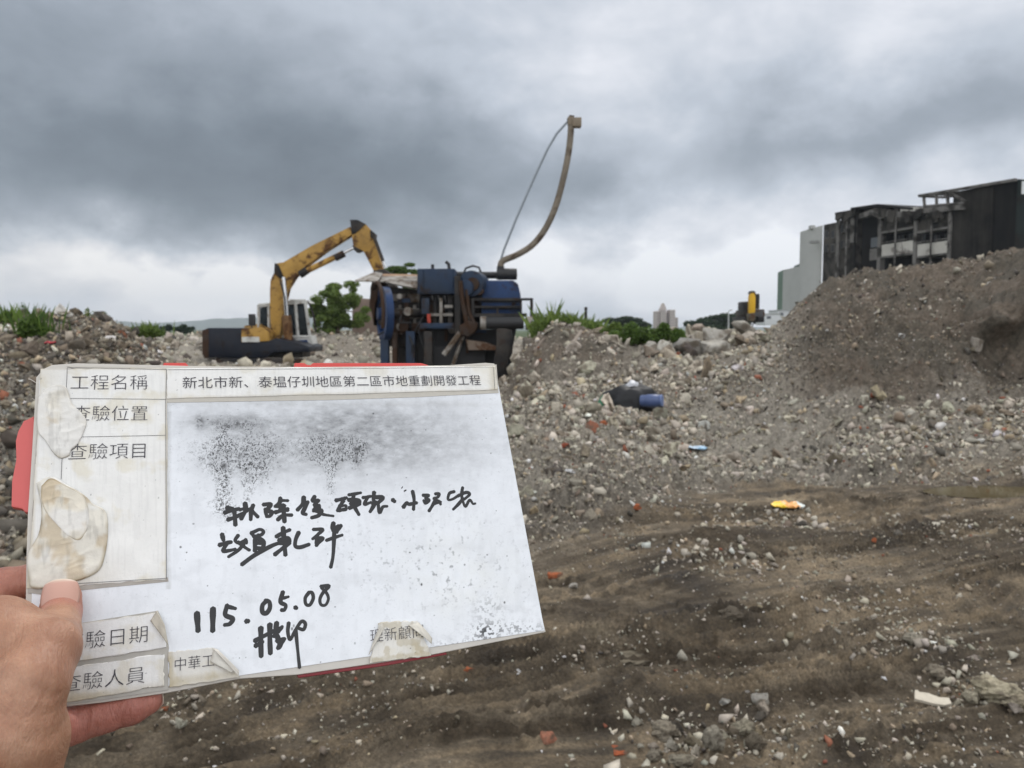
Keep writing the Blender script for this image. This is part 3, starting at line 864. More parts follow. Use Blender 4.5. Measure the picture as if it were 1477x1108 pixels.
# ------------------------------------------------------------------ litter
def litter_sheet(name, px, py, wpx, hpx, col, label, cat, seed, rough=0.4, stripes=None, lift=0.4, rot=0.0):
    """crumpled plastic lying on the ground"""
    g = ground_hit(px, py)
    W = wpx * g.y / F; L = hpx * g.y / F * 3.0
    n = 26
    u, v2 = np.meshgrid(np.linspace(-.5, .5, n), np.linspace(-.5, .5, n))
    rg = np.random.default_rng(seed)
    ang = np.arctan2(v2, u); rad = np.hypot(u, v2)
    lim = 0.34 + 0.16 * vn(ang * 1.3 + seed, ang * 0, seed)
    u2 = u * np.where(rad > lim, lim / np.maximum(rad, 1e-6), 1); v3 = v2 * np.where(rad > lim, lim / np.maximum(rad, 1e-6), 1)
    x = u2 * W * 1.15; y = v3 * L
    c, s = math.cos(rot), math.sin(rot)
    x, y = x * c - y * s, x * s + y * c
    z = terrain(g.x + x, g.y + y, False) * 0 + (g.z + 0.015) + W * lift * (np.abs(fbm(u * 5 + seed, v2 * 5, 3, seed) - 0.5) * 0.9 + 0.12 * (1 - 4 * rad * rad))
    V = np.stack([x + g.x, y + g.y, z], -1).reshape(-1, 3)
    ix = np.arange(n * n).reshape(n, n)
    q = np.stack([ix[:-1, :-1], ix[:-1, 1:], ix[1:, 1:], ix[1:, :-1]], -1).reshape(-1, 4)
    cols = np.tile(np.array(col), (n * n, 1))
    if stripes:
        for lo, hi, c2 in stripes:
            mk = ((u + 0.5).ravel() >= lo) & ((u + 0.5).ravel() < hi); cols[mk] = c2
    me = mesh_np(name, V - np.array(g), q, True, {'Col': ('POINT', 'FLOAT_COLOR', cols)})
    o = obj(name, me, attr_mat(name + '_film', rough, 0, 20, 0.15, 0.5)); o.location = g
    md = o.modifiers.new('thickness', 'SOLIDIFY'); md.thickness = 0.003
    return tag(o, label, cat)


litter_sheet('wrapper', 1137, 735, 46, 12, (0.80, 0.46, 0.05), 'crumpled orange and yellow plastic wrapper lying on the mud', 'wrapper', 3, 0.35,
             [(0, .38, (0.85, 0.55, 0.03)), (.38, .8, (0.78, 0.36, 0.10)), (.8, 1.01, (0.62, 0.66, 0.62))], 0.32)
litter_sheet('plastic_strip', 1003, 648, 40, 9, (0.30, 0.42, 0.55), 'pale blue and white plastic strip lying on the grey rubble', 'plastic strip', 5, 0.4,
             [(0, .3, (0.62, 0.64, 0.64)), (.3, .65, (0.42, 0.53, 0.63)), (.65, 1.01, (0.22, 0.38, 0.52))], 0.22, -0.5)
litter_sheet('plastic_scrap', 75, 497, 10, 12, (0.50, 0.03, 0.05), 'small red plastic scrap below the green shrub on the left', 'plastic scrap', 8, 0.4, None, 0.8)


def drape(name, px, py, wpx, hpx, Y, col, label, cat, seed, rough=0.5, parent=None, depth=0.7):
    """a lumpy heap of sheeting or a filled bag: a sagging closed surface"""
    c = at(px, py + hpx / 2, Y); W = wpx * Y / F; H = hpx * Y / F
    bm = bmesh.new(); bmesh.ops.create_icosphere(bm, subdivisions=4, radius=1.0)
    co = np.array([v.co[:] for v in bm.verts])
    d = 1 + 0.30 * (fbm(co[:, 0] * 1.6 + seed, co[:, 1] * 1.6 + co[:, 2] * 2, 3, seed) - 0.5) * 2 + 0.10 * (np.abs(fbm(co[:, 0] * 4 + co[:, 2] * 3, co[:, 1] * 4, 3, seed + 5) - 0.5) * 4 - 0.5)
    for v, k, p in zip(bm.verts, d, co):
        z = max(p[2], -0.15)
        v.co = Vector((p[0] * W / 2 * k, p[1] * W * depth / 2 * k, (z + 0.05) * H * k * (1 - 0.45 * abs(p[0]) ** 2)))
    me = bpy.data.meshes.new(name); bm.to_mesh(me); bm.free()
    for p in me.polygons: p.use_smooth = True
    o = obj(name, me, plain(name + '_film', col, rough, 0, 0.3, 6), parent); o.location = c
    return tag(o, label, cat)


gt = ground_hit(912, 586)
tY = gt.y + 0.25
drape('tarpaulin', 912, 570, 92, 36, tY - .3, (0.004, 0.0045, 0.006), 'crumpled black tarpaulin heap at the foot of the rubble bank', 'tarpaulin', 2, 0.6)
drape('plastic_bag', 912, 556, 24, 12, tY - 0.35, (0.55, 0.56, 0.58), 'white plastic bag lying on top of the black tarpaulin', 'bag', 7, 0.4)
drape('plastic_sheet', 870, 578, 20, 14, tY - 0.6, (0.04, 0.20, 0.11), 'green plastic sheet at the left end of the black tarpaulin', 'plastic sheet', 9, 0.5)
cb = at(942, 578, tY - 0.85)
dr = empty('plastic_drum', cb, 'blue plastic drum lying half under the right end of the black tarpaulin', 'drum')
blue_pl = plain('blue_plastic', (0.055, 0.085, 0.19), 0.4, 0, 0.2, 5)
mb = MB(); ax = Vector((0.9, -0.4, 0.05)).normalized()
mb.tube([cb - ax * .20, cb - ax * .19, cb - ax * .1, cb - ax * .09, cb + ax * .05, cb + ax * .06, cb + ax * .12, cb + ax * .13], [.075, .09, .095, .101, .101, .095, .092, .08], 28).build('body', blue_pl, dr)
mb = MB(); mb.tube([cb + ax * .13, cb + ax * .15], [.094, .094], 28).build('lid', plain('blue_lid', (0.12, 0.17, 0.33), 0.4), dr)

# flat pale plate and a bent rod
gp = ground_hit(1348, 1024)
mb = MB()
W = 50 * gp.y / F
rot = Matrix.Rotation(0.10, 3, 'Y') @ Matrix.Rotation(-0.35, 3, 'Z') @ Matrix.Rotation(R(14), 3, 'X')
c = gp + Vector((0, 0.02, 0.028))
pp = [(-.5, -.22), (-.46, .2), (-.38, .24), (-.34, .16), (-.1, .20), (.2, .12), (.46, .2), (.5, -.05), (.3, -.2), (0, -.25)]
mb.hull([c + rot @ Vector((x * W, y * W, -.005)) for x, y in pp], [c + rot @ Vector((x * W, y * W, .007)) for x, y in pp])
tag(mb.build('plaster_plate', plain('cream_plaster', (0.50, 0.45, 0.36), 0.8, 0, 0.3, 30, 0.3)), 'flat broken cream plate lying tilted on the mud in the lower right', 'plate')
a, b = at(815, 512, 17.0), at(838, 478, 18.2)
tag(MB().tube([a, a.lerp(b, .5) + Vector((.02, 0, .02)), b], [.045, .05, .04], 8).build('timber_pole', plain('grey_timber', (0.25, 0.21, 0.17), 0.9, 0, 0.3, 12)),
    'grey timber pole leaning on the bank right of the crusher', 'pole')
a, b = at(770, 508, 17.5), at(792, 480, 18.6)
tag(MB().tube([a, b], [.05, .035], 8).build('timber_pole', plain('brown_timber', (0.14, 0.11, 0.085), 0.9, 0, 0.3, 12)),
    'dark timber pole lying up the bank next to the crusher tail', 'pole')

# ------------------------------------------------------------------ plants
def leaves(blobs, n, size, seed, droop=0.0, flat=0.6):
    """leaf-sized quads through a set of ellipsoids (centre, radii)"""
    rg = np.random.default_rng(seed)
    vol = np.array([r_[0] * r_[1] * r_[2] for _, r_ in blobs]) ** 0.75; vol /= vol.sum()
    bi = rg.choice(len(blobs), n, p=vol)
    C = np.array([b_[0] for b_ in blobs])[bi]; Rd = np.array([b_[1] for b_ in blobs])[bi]
    d = rg.normal(size=(n, 3)); d /= np.linalg.norm(d, axis=1, keepdims=True)
    P = C + d * Rd * (rg.uniform(size=(n, 1)) ** 0.42)
    a = rg.normal(size=(n, 3)); a[:, 2] *= flat; a /= np.linalg.norm(a, axis=1, keepdims=True)
    b = np.cross(a, rg.normal(size=(n, 3))); b /= np.linalg.norm(b, axis=1, keepdims=True) + 1e-9
    s = size * rg.uniform(0.6, 1.4, (n, 1))
    V = np.stack([P - a * s, P - b * s * 0.42, P + a * s, P + b * s * 0.42], 1).reshape(-1, 3)
    Fq = np.arange(4 * n).reshape(n, 4)
    return V, Fq, np.repeat(rg.uniform(size=n), 4)


def blades(cx, cy, cz, rx, ry, n, h, wd, seed, lean=0.5, follow=True):
    rg = np.random.default_rng(seed)
    x = cx + rg.normal(size=n) * rx * 0.5; y = cy + rg.normal(size=n) * ry * 0.5
    z = terrain(x, y) if follow else np.full(n, cz)
    hh = h * rg.uniform(0.45, 1.15, n)
    a = rg.uniform(0, 2 * np.pi, n); l = rg.uniform(0.1, lean, n) * hh
    dx, dy = np.cos(a) * l, np.sin(a) * l
    px_, py_ = -np.sin(a) * wd, np.cos(a) * wd
    V = np.stack([np.stack([x - px_, y - py_, z - 0.02], -1), np.stack([x + px_, y + py_, z - 0.02], -1),
                  np.stack([x + dx * .35 + px_ * .8, y + dy * .35 + py_ * .8, z + hh * .6], -1), np.stack([x + dx, y + dy, z + hh], -1)], 1).reshape(-1, 3)
    return V, np.arange(4 * n).reshape(n, 4), np.repeat(rg.uniform(size=n), 4)


def leaf_obj(name, parts, mat, parent=None, loc=None):
    V = np.concatenate([p[0] for p in parts]); rn = np.concatenate([p[2] for p in parts])
    o_ = 0; fs = []
    for p in parts: fs.append(p[1] + o_); o_ += len(p[0])
    base = Vector((0, 0, 0))
    if parent is not None: base = parent.location
    elif loc is not None: base = Vector(loc)
    me = mesh_np(name, V - np.array(base), np.concatenate(fs), False, {'rnd': ('POINT', 'FLOAT', rn)})
    o = obj(name, me, mat, parent)
    if parent is None and loc is not None: o.location = base
    return o


G_BR = leaf_mat('bright_leaf', (0.07, 0.12, 0.022), (0.19, 0.26, 0.06))
G_MID = leaf_mat('mid_leaf', (0.042, 0.085, 0.016), (0.135, 0.21, 0.042))
G_DK = leaf_mat('dark_leaf', (0.012, 0.028, 0.012), (0.036, 0.062, 0.022))
BARK = plain('bark', (0.10, 0.075, 0.055), 0.9, 0, 0.3, 12, 0.4)


def shrub(px, py, wpx, hpx, Y, mat, label, seed, name='shrub', cat='shrub', tall=0.0, group=None, n=1600, ls=None):
    c = at(px, py, Y); W, H = wpx * Y / F, hpx * Y / F
    gz_ = float(terrain(np.array([c.x]), np.array([c.y]))[0])
    root = empty(name, (c.x, c.y, min(gz_, c.z - H * 0.5)), label, cat, group)
    rg = np.random.default_rng(seed)
    bl = []
    for k in range(max(4, int(wpx / max(hpx, 1) * 4))):
        bx = c.x + rg.uniform(-.42, .42) * W; hz = H * rg.uniform(.25, .5) * (1 - 0.5 * abs((bx - c.x) / W * 2) ** 2)
        bl.append(((bx, c.y + rg.uniform(-.3, .3) * min(W, H), c.z - H * .5 + hz), (W * .16 + H * .1, min(W, H) * .35, hz)))
    parts = [leaves(bl, int(n * 2.4), ls or 0.03 * (Y / 12) ** 0.6, seed)]
    leaf_obj('foliage', parts, mat, root)
    if tall:
        leaf_obj('shoot', [blades(c.x, c.y, c.z - H * .3, W * .55, H * .4, 110, H * .7 + tall * Y / F, 0.008 * Y / 12, seed + 1, 0.4, False)], mat, root)
    mb = MB()
    for k in range(5):
        b0 = Vector((c.x + rg.uniform(-.3, .3) * W, c.y, root.location.z - .05)); b1 = Vector((c.x + rg.uniform(-.4, .4) * W, c.y + rg.uniform(-.2, .2) * H, c.z + H * rg.uniform(-.1, .25)))
        mb.tube([b0, b0.lerp(b1, .5) + Vector((rg.uniform(-.05, .05) * W, 0, 0)), b1], [.02 * H + .004, .014 * H + .003, .004], 6)
    mb.build('stem', BARK, root)
    return root


shrub(50, 473, 58, 46, 10.7, G_MID, 'bright green shrub growing on the left mound above the red scrap', 31, tall=14)
shrub(8, 460, 50, 26, 11.8, G_BR, 'low green shrub on the left mound at the photo edge', 32, tall=10, n=800)
shrub(212, 476, 50, 22, 20, G_BR, 'green grassy shrub right of the left mound', 33, tall=4, n=1000)
shrub(915, 480, 64, 36, 18.9, G_MID, 'broad green shrub on the bank below the round dark tree', 34, n=2600)
shrub(960, 480, 46, 34, 18.7, G_MID, 'bushy green shrub on the bank below the far towers', 35, n=2400)
shrub(884, 474, 36, 22, 19.3, G_BR, 'light green shrub at the left end of the bank shrubs', 36, n=900)
for i, (px, yt, wd, lab) in enumerate(((786, 441, 34, 'tall grass tuft rising right behind the crusher tail'), (808, 446, 34, 'dense grass tuft on the crest right of the crusher'),
                                      (834, 452, 36, 'sloping grass tuft in the middle of the bank crest'), (858, 459, 26, 'low grass tuft at the right end of the bank crest'))):
    c = at(px, 472, 21.5)
    z0 = float(terrain(np.array([c.x]), np.array([21.5]))[0])
    h = max(.3, at(px, yt, 21.5).z - z0)
    hw = wd * 21.5 / F * .6; rg = np.random.default_rng(i + 400)
    lump = [((c.x + rg.uniform(-.8, .8) * hw, 21.5 + rg.uniform(-.3, .3), z0 + h * rg.uniform(.2, .5)), (hw * .45, .4, h * rg.uniform(.25, .42))) for _ in range(9)]
    o = leaf_obj('grass_tuft', [leaves(lump, 3600, .032, 90 + i), blades(c.x, 21.5, 0, hw * 1.1, .6, 90, h * .95, .010, 60 + i, .7)], G_BR, None, (c.x, 21.5, z0))
    tag(o, lab, 'grass', 'grass tufts on the bank crest')
for i, (px, yt, lab) in enumerate(((33, 436, 'tall weed sprig standing above the left shrubs'), (128, 443, 'pale weed sprig on the crest of the left mound'), (152, 449, 'short dark weed on the crest of the left mound'))):
    Y = 12.6; c = at(px, 462, Y); z0 = float(terrain(np.array([c.x]), np.array([Y]))[0]); h = max(.12, at(px, yt, Y).z - z0)
    rt = empty('weed', (c.x, Y, z0), lab, 'weed', 'weeds on the left mound')
    MB().tube([(c.x, Y, z0 - .03), (c.x + .01, Y, z0 + h * .5), (c.x - .01, Y, z0 + h)], [.006, .005, .002], 6).build('stem', BARK, rt)
    leaf_obj('foliage', [leaves([((c.x, Y, z0 + h * .45), (.09, .06, h * .45)), ((c.x, Y, z0 + h * .8), (.04, .04, h * .2))], 120, .022, 70 + i)], G_MID if i != 1 else G_BR, rt)


def tree(px, base_y, crown, Y, mat, label, seed, n=5000, ls=0.09, group=None, trunk_r=.14):
    """crown: list of (px, py, rx_px, ry_px) clumps"""
    k = Y / F
    b = at(px, base_y, Y); gz_ = float(terrain(np.array([b.x]), np.array([Y]))[0])
    b = Vector((b.x, Y, gz_ - .1))
    rt = empty('tree', b, label, 'tree', group)
    rg = np.random.default_rng(seed)
    bl = []; mb = MB()
    fork = b.lerp(at(crown[0][0], crown[0][1], Y), .45); fork.x = b.x + (fork.x - b.x) * .4
    mb.tube([b, b.lerp(fork, .5) + Vector((.05, 0, 0)), fork], [trunk_r, trunk_r * .8, trunk_r * .6], 9)
    for (cx, cy, rx, ry) in crown:
        p = at(cx, cy, Y + rg.uniform(-.6, .6) * rx * k)
        mb.tube([fork, fork.lerp(p, .5) + Vector((0, 0, .1 * ry * k)), p], [trunk_r * .5, trunk_r * .3, trunk_r * .08], 7)
        for j in range(5):
            q = p + Vector((rg.uniform(-.7, .7) * rx * k, rg.uniform(-.7, .7) * rx * k, rg.uniform(-.6, .6) * ry * k))
            bl.append((tuple(q), (rx * k * rg.uniform(.3, .55), rx * k * rg.uniform(.3, .55), ry * k * rg.uniform(.25, .5))))
    mb.build('trunk', BARK, rt)
    leaf_obj('crown', [leaves(bl, n, ls, seed)], mat, rt)
    return rt


tree(487, 500, [(490, 415, 26, 16), (468, 430, 20, 16), (510, 425, 22, 20), (480, 450, 30, 18), (458, 462, 14, 20), (515, 450, 20, 18), (462, 484, 22, 12), (500, 470, 26, 14), (478, 440, 24, 16), (496, 432, 26, 16), (488, 462, 30, 16), (470, 474, 24, 14)],
     48, G_BR, 'loose light green tree between the yellow excavator and the crusher', 81, 24000, .085)
tree(582, 470, [(582, 388, 20, 9), (596, 392, 14, 7), (566, 392, 12, 8), (580, 410, 30, 20)], 56, G_MID, 'green tree whose top shows above the crusher hopper', 82, 9000, .10)
tree(907, 475, [(905, 462, 26, 8), (890, 466, 18, 8), (922, 466, 16, 8), (905, 470, 34, 7)], 150, G_DK, 'round dark tree on the horizon left of the far towers', 83, 5200, .42, None, .4)
tree(1030, 480, [(1050, 460, 22, 9), (1030, 461, 26, 8), (1005, 464, 24, 8), (1062, 466, 20, 10), (1035, 470, 44, 8), (1000, 470, 22, 7)], 160, G_DK, 'wide dark tree on the horizon right of the far towers', 84, 8500, .45, None, .45)
tree(255, 486, [(258, 474, 14, 6), (268, 477, 12, 5)], 120, G_DK, 'small hazy tree below the blue hills on the left', 85, 1500, .32, None, .25)
tree(238, 486, [(238, 474, 10, 6), (232, 478, 9, 5)], 125, G_DK, 'tiny hazy tree left of the other tree below the hills', 86, 1200, .32, None, .25)
tree(1083, 474, [(1090, 462, 10, 6), (1076, 465, 10, 6)], 170, G_DK, 'dark tree partly behind the distant yellow excavator', 87, 1500, .4, None, .3)

# ------------------------------------------------------------------ yellow excavator
YEL = worn('worn_yellow_paint', (0.40, 0.235, 0.055), (0.13, 0.062, 0.025), 0.36, 0.45, scale=2.2, dirt=(0.22, 0.13, 0.04))
DARKM = worn('dark_steel', (0.011, 0.011, 0.012), (0.05, 0.03, 0.02), 0.25, 0.5)
NAVY = worn('navy_paint', (0.006, 0.009, 0.017), (0.02, 0.014, 0.012), 0.2, 0.4, dirt=(0.02, 0.02, 0.024))
RUSTM = worn('rusty_steel', (0.042, 0.028, 0.021), (0.06, 0.032, 0.018), 0.6, 0.75, dirt=(.045, .038, .032))
WHITEP = worn('white_cab_paint', (0.55, 0.55, 0.52), (0.2, 0.13, 0.08), 0.2, 0.45)
BLUEP = worn('worn_blue_paint', (0.014, 0.040, 0.115), (0.04, 0.025, 0.02), 0.25, 0.42, scale=1.8, dirt=(0.022, 0.030, 0.045))
BLUED = worn('faded_blue_grey_paint', (0.018, 0.034, 0.066), (0.04, 0.027, 0.02), 0.3, 0.55, scale=1.8, dirt=(0.03, 0.034, 0.04))
CHROME = plain('bright_rod', (0.6, 0.6, 0.6), 0.2, 1.0, 0.05)
RUBBER = plain('black_rubber', (0.014, 0.014, 0.015), 0.6)
REDP = worn('red_paint', (0.40, 0.05, 0.03), amt=0.3)


def glass_mat():
    def f(t, b):
        b.inputs['Base Color'].default_value = (0.05, 0.06, 0.065, 1)
        b.inputs['Transmission Weight'].default_value = 0.55; b.inputs['IOR'].default_value = 1.1
    return material('cab_glass', f, 0.06, 0, 0.6)


GLASS = glass_mat()
YE = 34.0
ex = empty('excavator', at(380, 530, YE) * 1.0, 'yellow and navy tracked excavator reaching its boom to the blue crusher', 'excavator')
ex.location.z = 0.0; ex.location.y = YE + .8
m = MB()
m.prism([(293, 476), (300, 473), (352, 473), (352, 493), (384, 493), (398, 488), (430, 494), (446, 500), (446, 508), (396, 508), (384, 516), (300, 516), (293, 512)], YE, 2.5).build('body', NAVY, ex, .05)
m = MB(); m.prism([(291, 476), (301, 474), (301, 517), (294, 517), (291, 510)], YE - .03, 2.56).build('counterweight', RUSTM, ex, .06)
m = MB(); m.prism([(348, 474), (377, 472), (386, 479), (388, 492), (348, 494)], YE - .05, 1.0)
m.build('tool_box', YEL, ex, .03)
m = MB(); m.boxpx(349, 486, 374, 493.5, YE - .06, .9).build('box_panel', WHITEP, ex)
m = MB(); m.boxpx(388, 506, 436, 516, YE + .5, 1.4).build('slew_ring', DARKM, ex, .03)
# tracks: a belt with rounded ends, rollers and sprocket
for dy in (-.25, 1.95):
    m = MB()
    m.prism([(318, 517), (428, 517), (438, 520), (442, 526), (438, 532), (428, 536), (318, 536), (308, 532), (304, 526), (308, 520)], YE + dy, .55)
    tr = m.build('track', DARKM, ex, .04)
    for px, py_, rr_ in ((322, 529, .16), (340, 529, .16), (360, 529, .16), (380, 529, .16), (400, 529, .16), (420, 529, .16), (314, 526.5, .26), (432, 526.5, .26)):
        MB().cyl(at(px, py_, YE + dy - .04), (0, 1, 0), rr_, .12, 16).build('roller', RUSTM, tr)
# boom, dipper, bucket
m = MB()
m.prism([(391, 488), (389, 440), (389, 418), (390, 404), (395, 394), (399, 380), (409, 378), (450, 354), (505, 327), (508, 338), (470, 362), (440, 385), (425, 400), (415, 416), (411, 432), (406, 470), (403, 490)], YE + .95, .55)
boom = m.build('boom', YEL, ex, .03)
m = MB(); m.prism([(396, 379), (402, 383), (410, 402), (403, 402), (395, 393)], YE + .9, .65).build('boom_bracket', DARKM, boom, .02)
m = MB()
m.prism([(505, 318), (514, 317.5), (526, 323), (540, 337), (538, 344), (553, 391), (540, 393), (524, 362), (510, 359), (508, 345)], YE + .98, .48)
dip = m.build('dipper_arm', YEL, ex, .03)
m = MB(); m.prism([(505, 317), (516, 317), (527, 323), (520, 330), (512, 337), (507, 338)], YE + .94, .56)
m.prism([(534, 331), (541, 337), (540, 346), (534, 342)], YE + .94, .56)
m.prism([(508, 354), (522, 361), (514, 364), (508, 358)], YE + .94, .56).build('pivot_plate', DARKM, dip, .01)
m = MB(); m.prism([(538, 390), (553, 388), (566, 396), (570, 412), (560, 424), (548, 420), (540, 404)], YE + .8, .8).build('bucket', DARKM, ex, .02)
# hydraulic rams: barrel and rod
def ram(a, b, Y, r1, r2, name='hydraulic_ram', mt=DARKM, split=.6):
    A, B = at(*a, Y), at(*b, Y); M_ = A.lerp(B, split)
    o = MB().cyl((A + M_) / 2, M_ - A, r1, (M_ - A).length, 14).build(name, mt, ex)
    MB().cyl((M_ + B) / 2, B - M_, r2, (B - M_).length, 12).build('rod', CHROME, o)
    return o
ram((436, 394), (510, 358), YE + .85, .13, .06, mt=YEL, split=.78)
MB().cyl(at(438, 393, YE + .85), at(444, 389, YE) - at(438, 393, YE), .17, .4, 14).build('ram_collar', DARKM, ex)
MB().cyl(at(490, 369, YE + .85), at(500, 364, YE) - at(490, 369, YE), .16, .45, 14).build('ram_collar', DARKM, ex)
ram((417, 500), (409, 400), YE + .8, .20, .09, mt=worn('ram_brown', (0.20, 0.10, 0.03), amt=.5), split=.45)
ram((539, 340), (556, 386), YE + .9, .075, .05, split=.8)
MB().tube([at(404, 404, YE + .7), at(411, 430, YE + .7), at(414, 470, YE + .75), at(416, 490, YE + .8)], .035, 8).build('hose', RUBBER, ex)
# cab
cabf = MB(); yc = YE + 1.35
frame = [((414, 437), (414, 500)), ((418, 434), (440, 434)), ((440, 434), (449, 500)), ((414, 500), (449, 500)), ((373, 440), (373, 486)), ((373, 440), (414, 437)), ((388, 439), (388, 488)), ((426, 436), (430, 488)), ((373, 486), (449, 486))]
for (a, b) in frame:
    for dy in (0, 1.0):
        cabf.tube([at(*a, yc + dy), at(*b, yc + dy)], .075, 6)
cabf.prism([(372, 440), (416, 434), (440, 433), (445, 437), (372, 443)], yc - .05, 1.15)
cabf.prism([(440, 484), (447, 484), (451, 505), (426, 505), (426, 489)], yc - .03, 1.1)
cab = cabf.build('cab', WHITEP, ex)
MB().prism([(429, 491), (443, 490), (445, 501), (429, 502)], yc - .06, .05).build('blue_panel', BLUEP, cab)
MB().prism([(415, 440), (440, 437), (446, 484), (415, 486)], yc + .3, .03).build('pane', GLASS, cab)
MB().prism([(374, 444), (413, 441), (413, 486), (374, 486)], yc + .35, .03).build('pane', GLASS, cab)
MB().tube([at(444, 434, yc), at(451, 452, yc), at(455, 480, yc)], .03, 6).build('guard_rail', DARKM, cab)
MB().tube([at(447, 438, yc + .9), at(453, 455, yc + .9), at(456, 478, yc + .9)], .03, 6).build('guard_rail', DARKM, cab)
MB().boxpx(358.5, 453, 367.5, 470, YE - .1, .12).tube([at(363, 470, YE - .05), at(364, 478, YE)], .03, 6).build('mirror', RUBBER, ex, .02)
MB().prism([(352, 470), (372, 467), (388, 476), (388, 490), (352, 492)], YE + 1.3, 1.0).build('engine_cover', YEL, ex, .04)

# ------------------------------------------------------------------ blue crusher
YC = 24.0
cr_ = empty('rock_crusher', (at(650, 540, YC).x, YC + 1.2, 0.0), 'blue mobile rock crusher with flywheel, hopper and rubble at its feet', 'crusher')
PEACH = plain('bare_peach_board', (0.55, 0.36, 0.24), 0.7, 0, 0.25, 4)
GREYP = worn('grey_plate', (0.30, 0.28, 0.25), (0.12, 0.08, 0.05), .35, .6)
# flywheel seen nearly edge on
fc = at(555, 453, YC + .5); ax = Vector((-.93, -.36, 0)).normalized()
fw = MB(); U = Vector((0, 0, 1)); Vv = ax.cross(U)
ring = lambda r0, off: [fc + ax * off + (U * math.sin(t) + Vv * math.cos(t)) * r0 for t in [2 * math.pi * k / 40 for k in range(40)]]
R0, R1 = .86, .66
for rr0, rr1 in ((ring(R0, -.11), ring(R0, .11)),):
    va = [fw.bm.verts.new(p) for p in ring(R0, -.11)]; vb = [fw.bm.verts.new(p) for p in ring(R0, .11)]
    vc = [fw.bm.verts.new(p) for p in ring(R1, .11)]; vd = [fw.bm.verts.new(p) for p in ring(R1, -.11)]
    for k in range(40):
        j = (k + 1) % 40
        for A, B in ((va, vb), (vb, vc), (vc, vd), (vd, va)): fw.bm.faces.new((A[k], A[j], B[j], B[k]))
fwo = fw.build('flywheel', BLUEP, cr_)
sp = MB()
for k in range(6):
    t = math.pi * k / 3 + .3; d = U * math.sin(t) + Vv * math.cos(t)
    sp.tube([fc + d * .12, fc + d * .68], [.085, .065], 8)
sp.build('spoke', BLUEP, fwo)
MB().cyl(fc + ax * .02, ax, .19, .42, 20).build('hub', BLUEP, fwo)
MB().cyl(at(590, 452, YC + .7), (1, .25, 0), .13, 1.8, 16).build('shaft', DARKM, cr_)
# belt guard: dark curved band outside the wheel
MB().tube([fc + ax * .25 + (U * math.sin(t) + Vv * math.cos(t)) * .98 for t in np.linspace(.2, 3.6, 20)], .06, 8).build('belt_guard', RUSTM, cr_)
# jaw body
MB().prism([(546, 412), (604, 418), (606, 470), (596, 500), (560, 500), (545, 470)], YC + 1.0, 1.8).build('jaw_box', DARKM, cr_, .03)
m = MB()
for a in ((566, 424, 584, 434), (588, 424, 604, 436), (572, 445, 604, 449), (572, 456, 606, 460), (575, 440, 579, 482), (596, 440, 600, 480)): m.boxpx(*a, YC + .9, .14)
m.build('rib', GREYP, cr_, .01)
m = MB(); m.boxpx(566, 462, 590, 482, YC + .7, .5); m.boxpx(594, 466, 612, 478, YC + .7, .4); m.cyl(at(583, 472, YC + .6), (0, 1, 0), .16, .3, 14); m.build('toggle', RUSTM, cr_, .02)
# hopper
m = MB()
m.prism([(551, 395), (602, 396), (601, 404), (553, 402)], YC + 1.6, .1)
m.build('hopper_board', PEACH, cr_)
m = MB()
A = [at(548, 405, YC + .6), at(602, 405, YC + .6), at(602, 396, YC + 1.9), at(552, 396, YC + 1.9)]
m.hull(A, [p - Vector((0, 0, .05)) for p in A])
A = [at(566, 409, YC + .3), at(602, 416, YC + .3), at(602, 405, YC + .62), at(552, 405, YC + .62)]
m.hull(A, [p + Vector((0, .06, -.04)) for p in A])
A = [at(512, 404, YC + .4), at(541, 392, YC + 1.4), at(552, 394, YC + 1.4), at(545, 405, YC + .4)]
m.hull(A, [p - Vector((0, 0, .05)) for p in A])
m.build('hopper', GREYP, cr_)
MB().prism([(537, 405), (550, 402), (556, 412), (548, 418), (541, 440), (539, 470), (534, 440), (534, 415)], YC + .9, .9).build('side_plate', RUSTM, cr_, .02)
# blue control box with stub pipes
bx = MB().boxpx(602, 387.5, 656, 424, YC - .1, 1.1).build('control_box', BLUED, cr_, .03)
MB().boxpx(603.5, 390, 610, 422, YC - .13, .06).boxpx(613, 391, 653, 421, YC - .125, .05).build('door', BLUED, bx, .01)
MB().tube([at(624, 388, YC + .3), at(624, 381.5, YC + .3)], .05, 10).build('stub_pipe', RUBBER, bx)
MB().tube([at(648, 388, YC + .3), at(647, 381, YC + .3), at(643, 377.5, YC + .3)], .055, 10).build('stub_pipe', RUBBER, bx)
MB().prism([(604, 420), (660, 426), (696, 426), (694, 480), (606, 480)], YC + 1.5, .8).build('rear_casing', DARKM, cr_, .03)
m = MB()
for a in ((630, 446, 634, 470), (646, 430, 649, 462)): m.boxpx(*a, YC + .9, .2)
for k_ in range(5): m.tube([at(622 + 9 * k_, 426, YC + 1.1), at(626 + 9 * k_, 446, YC + .8), at(620 + 11 * k_, 470, YC + 1.0)], .045, 7)
m.build('hose_bundle', RUBBER, cr_)
m = MB(); m.cyl(at(640, 452, YC + 1.0), (1, .1, 0), .16, .7, 16); m.boxpx(660, 430, 690, 444, YC + .9, .4); m.boxpx(668, 446, 684, 462, YC + .8, .4); m.build('pump', RUSTM, cr_, .01)
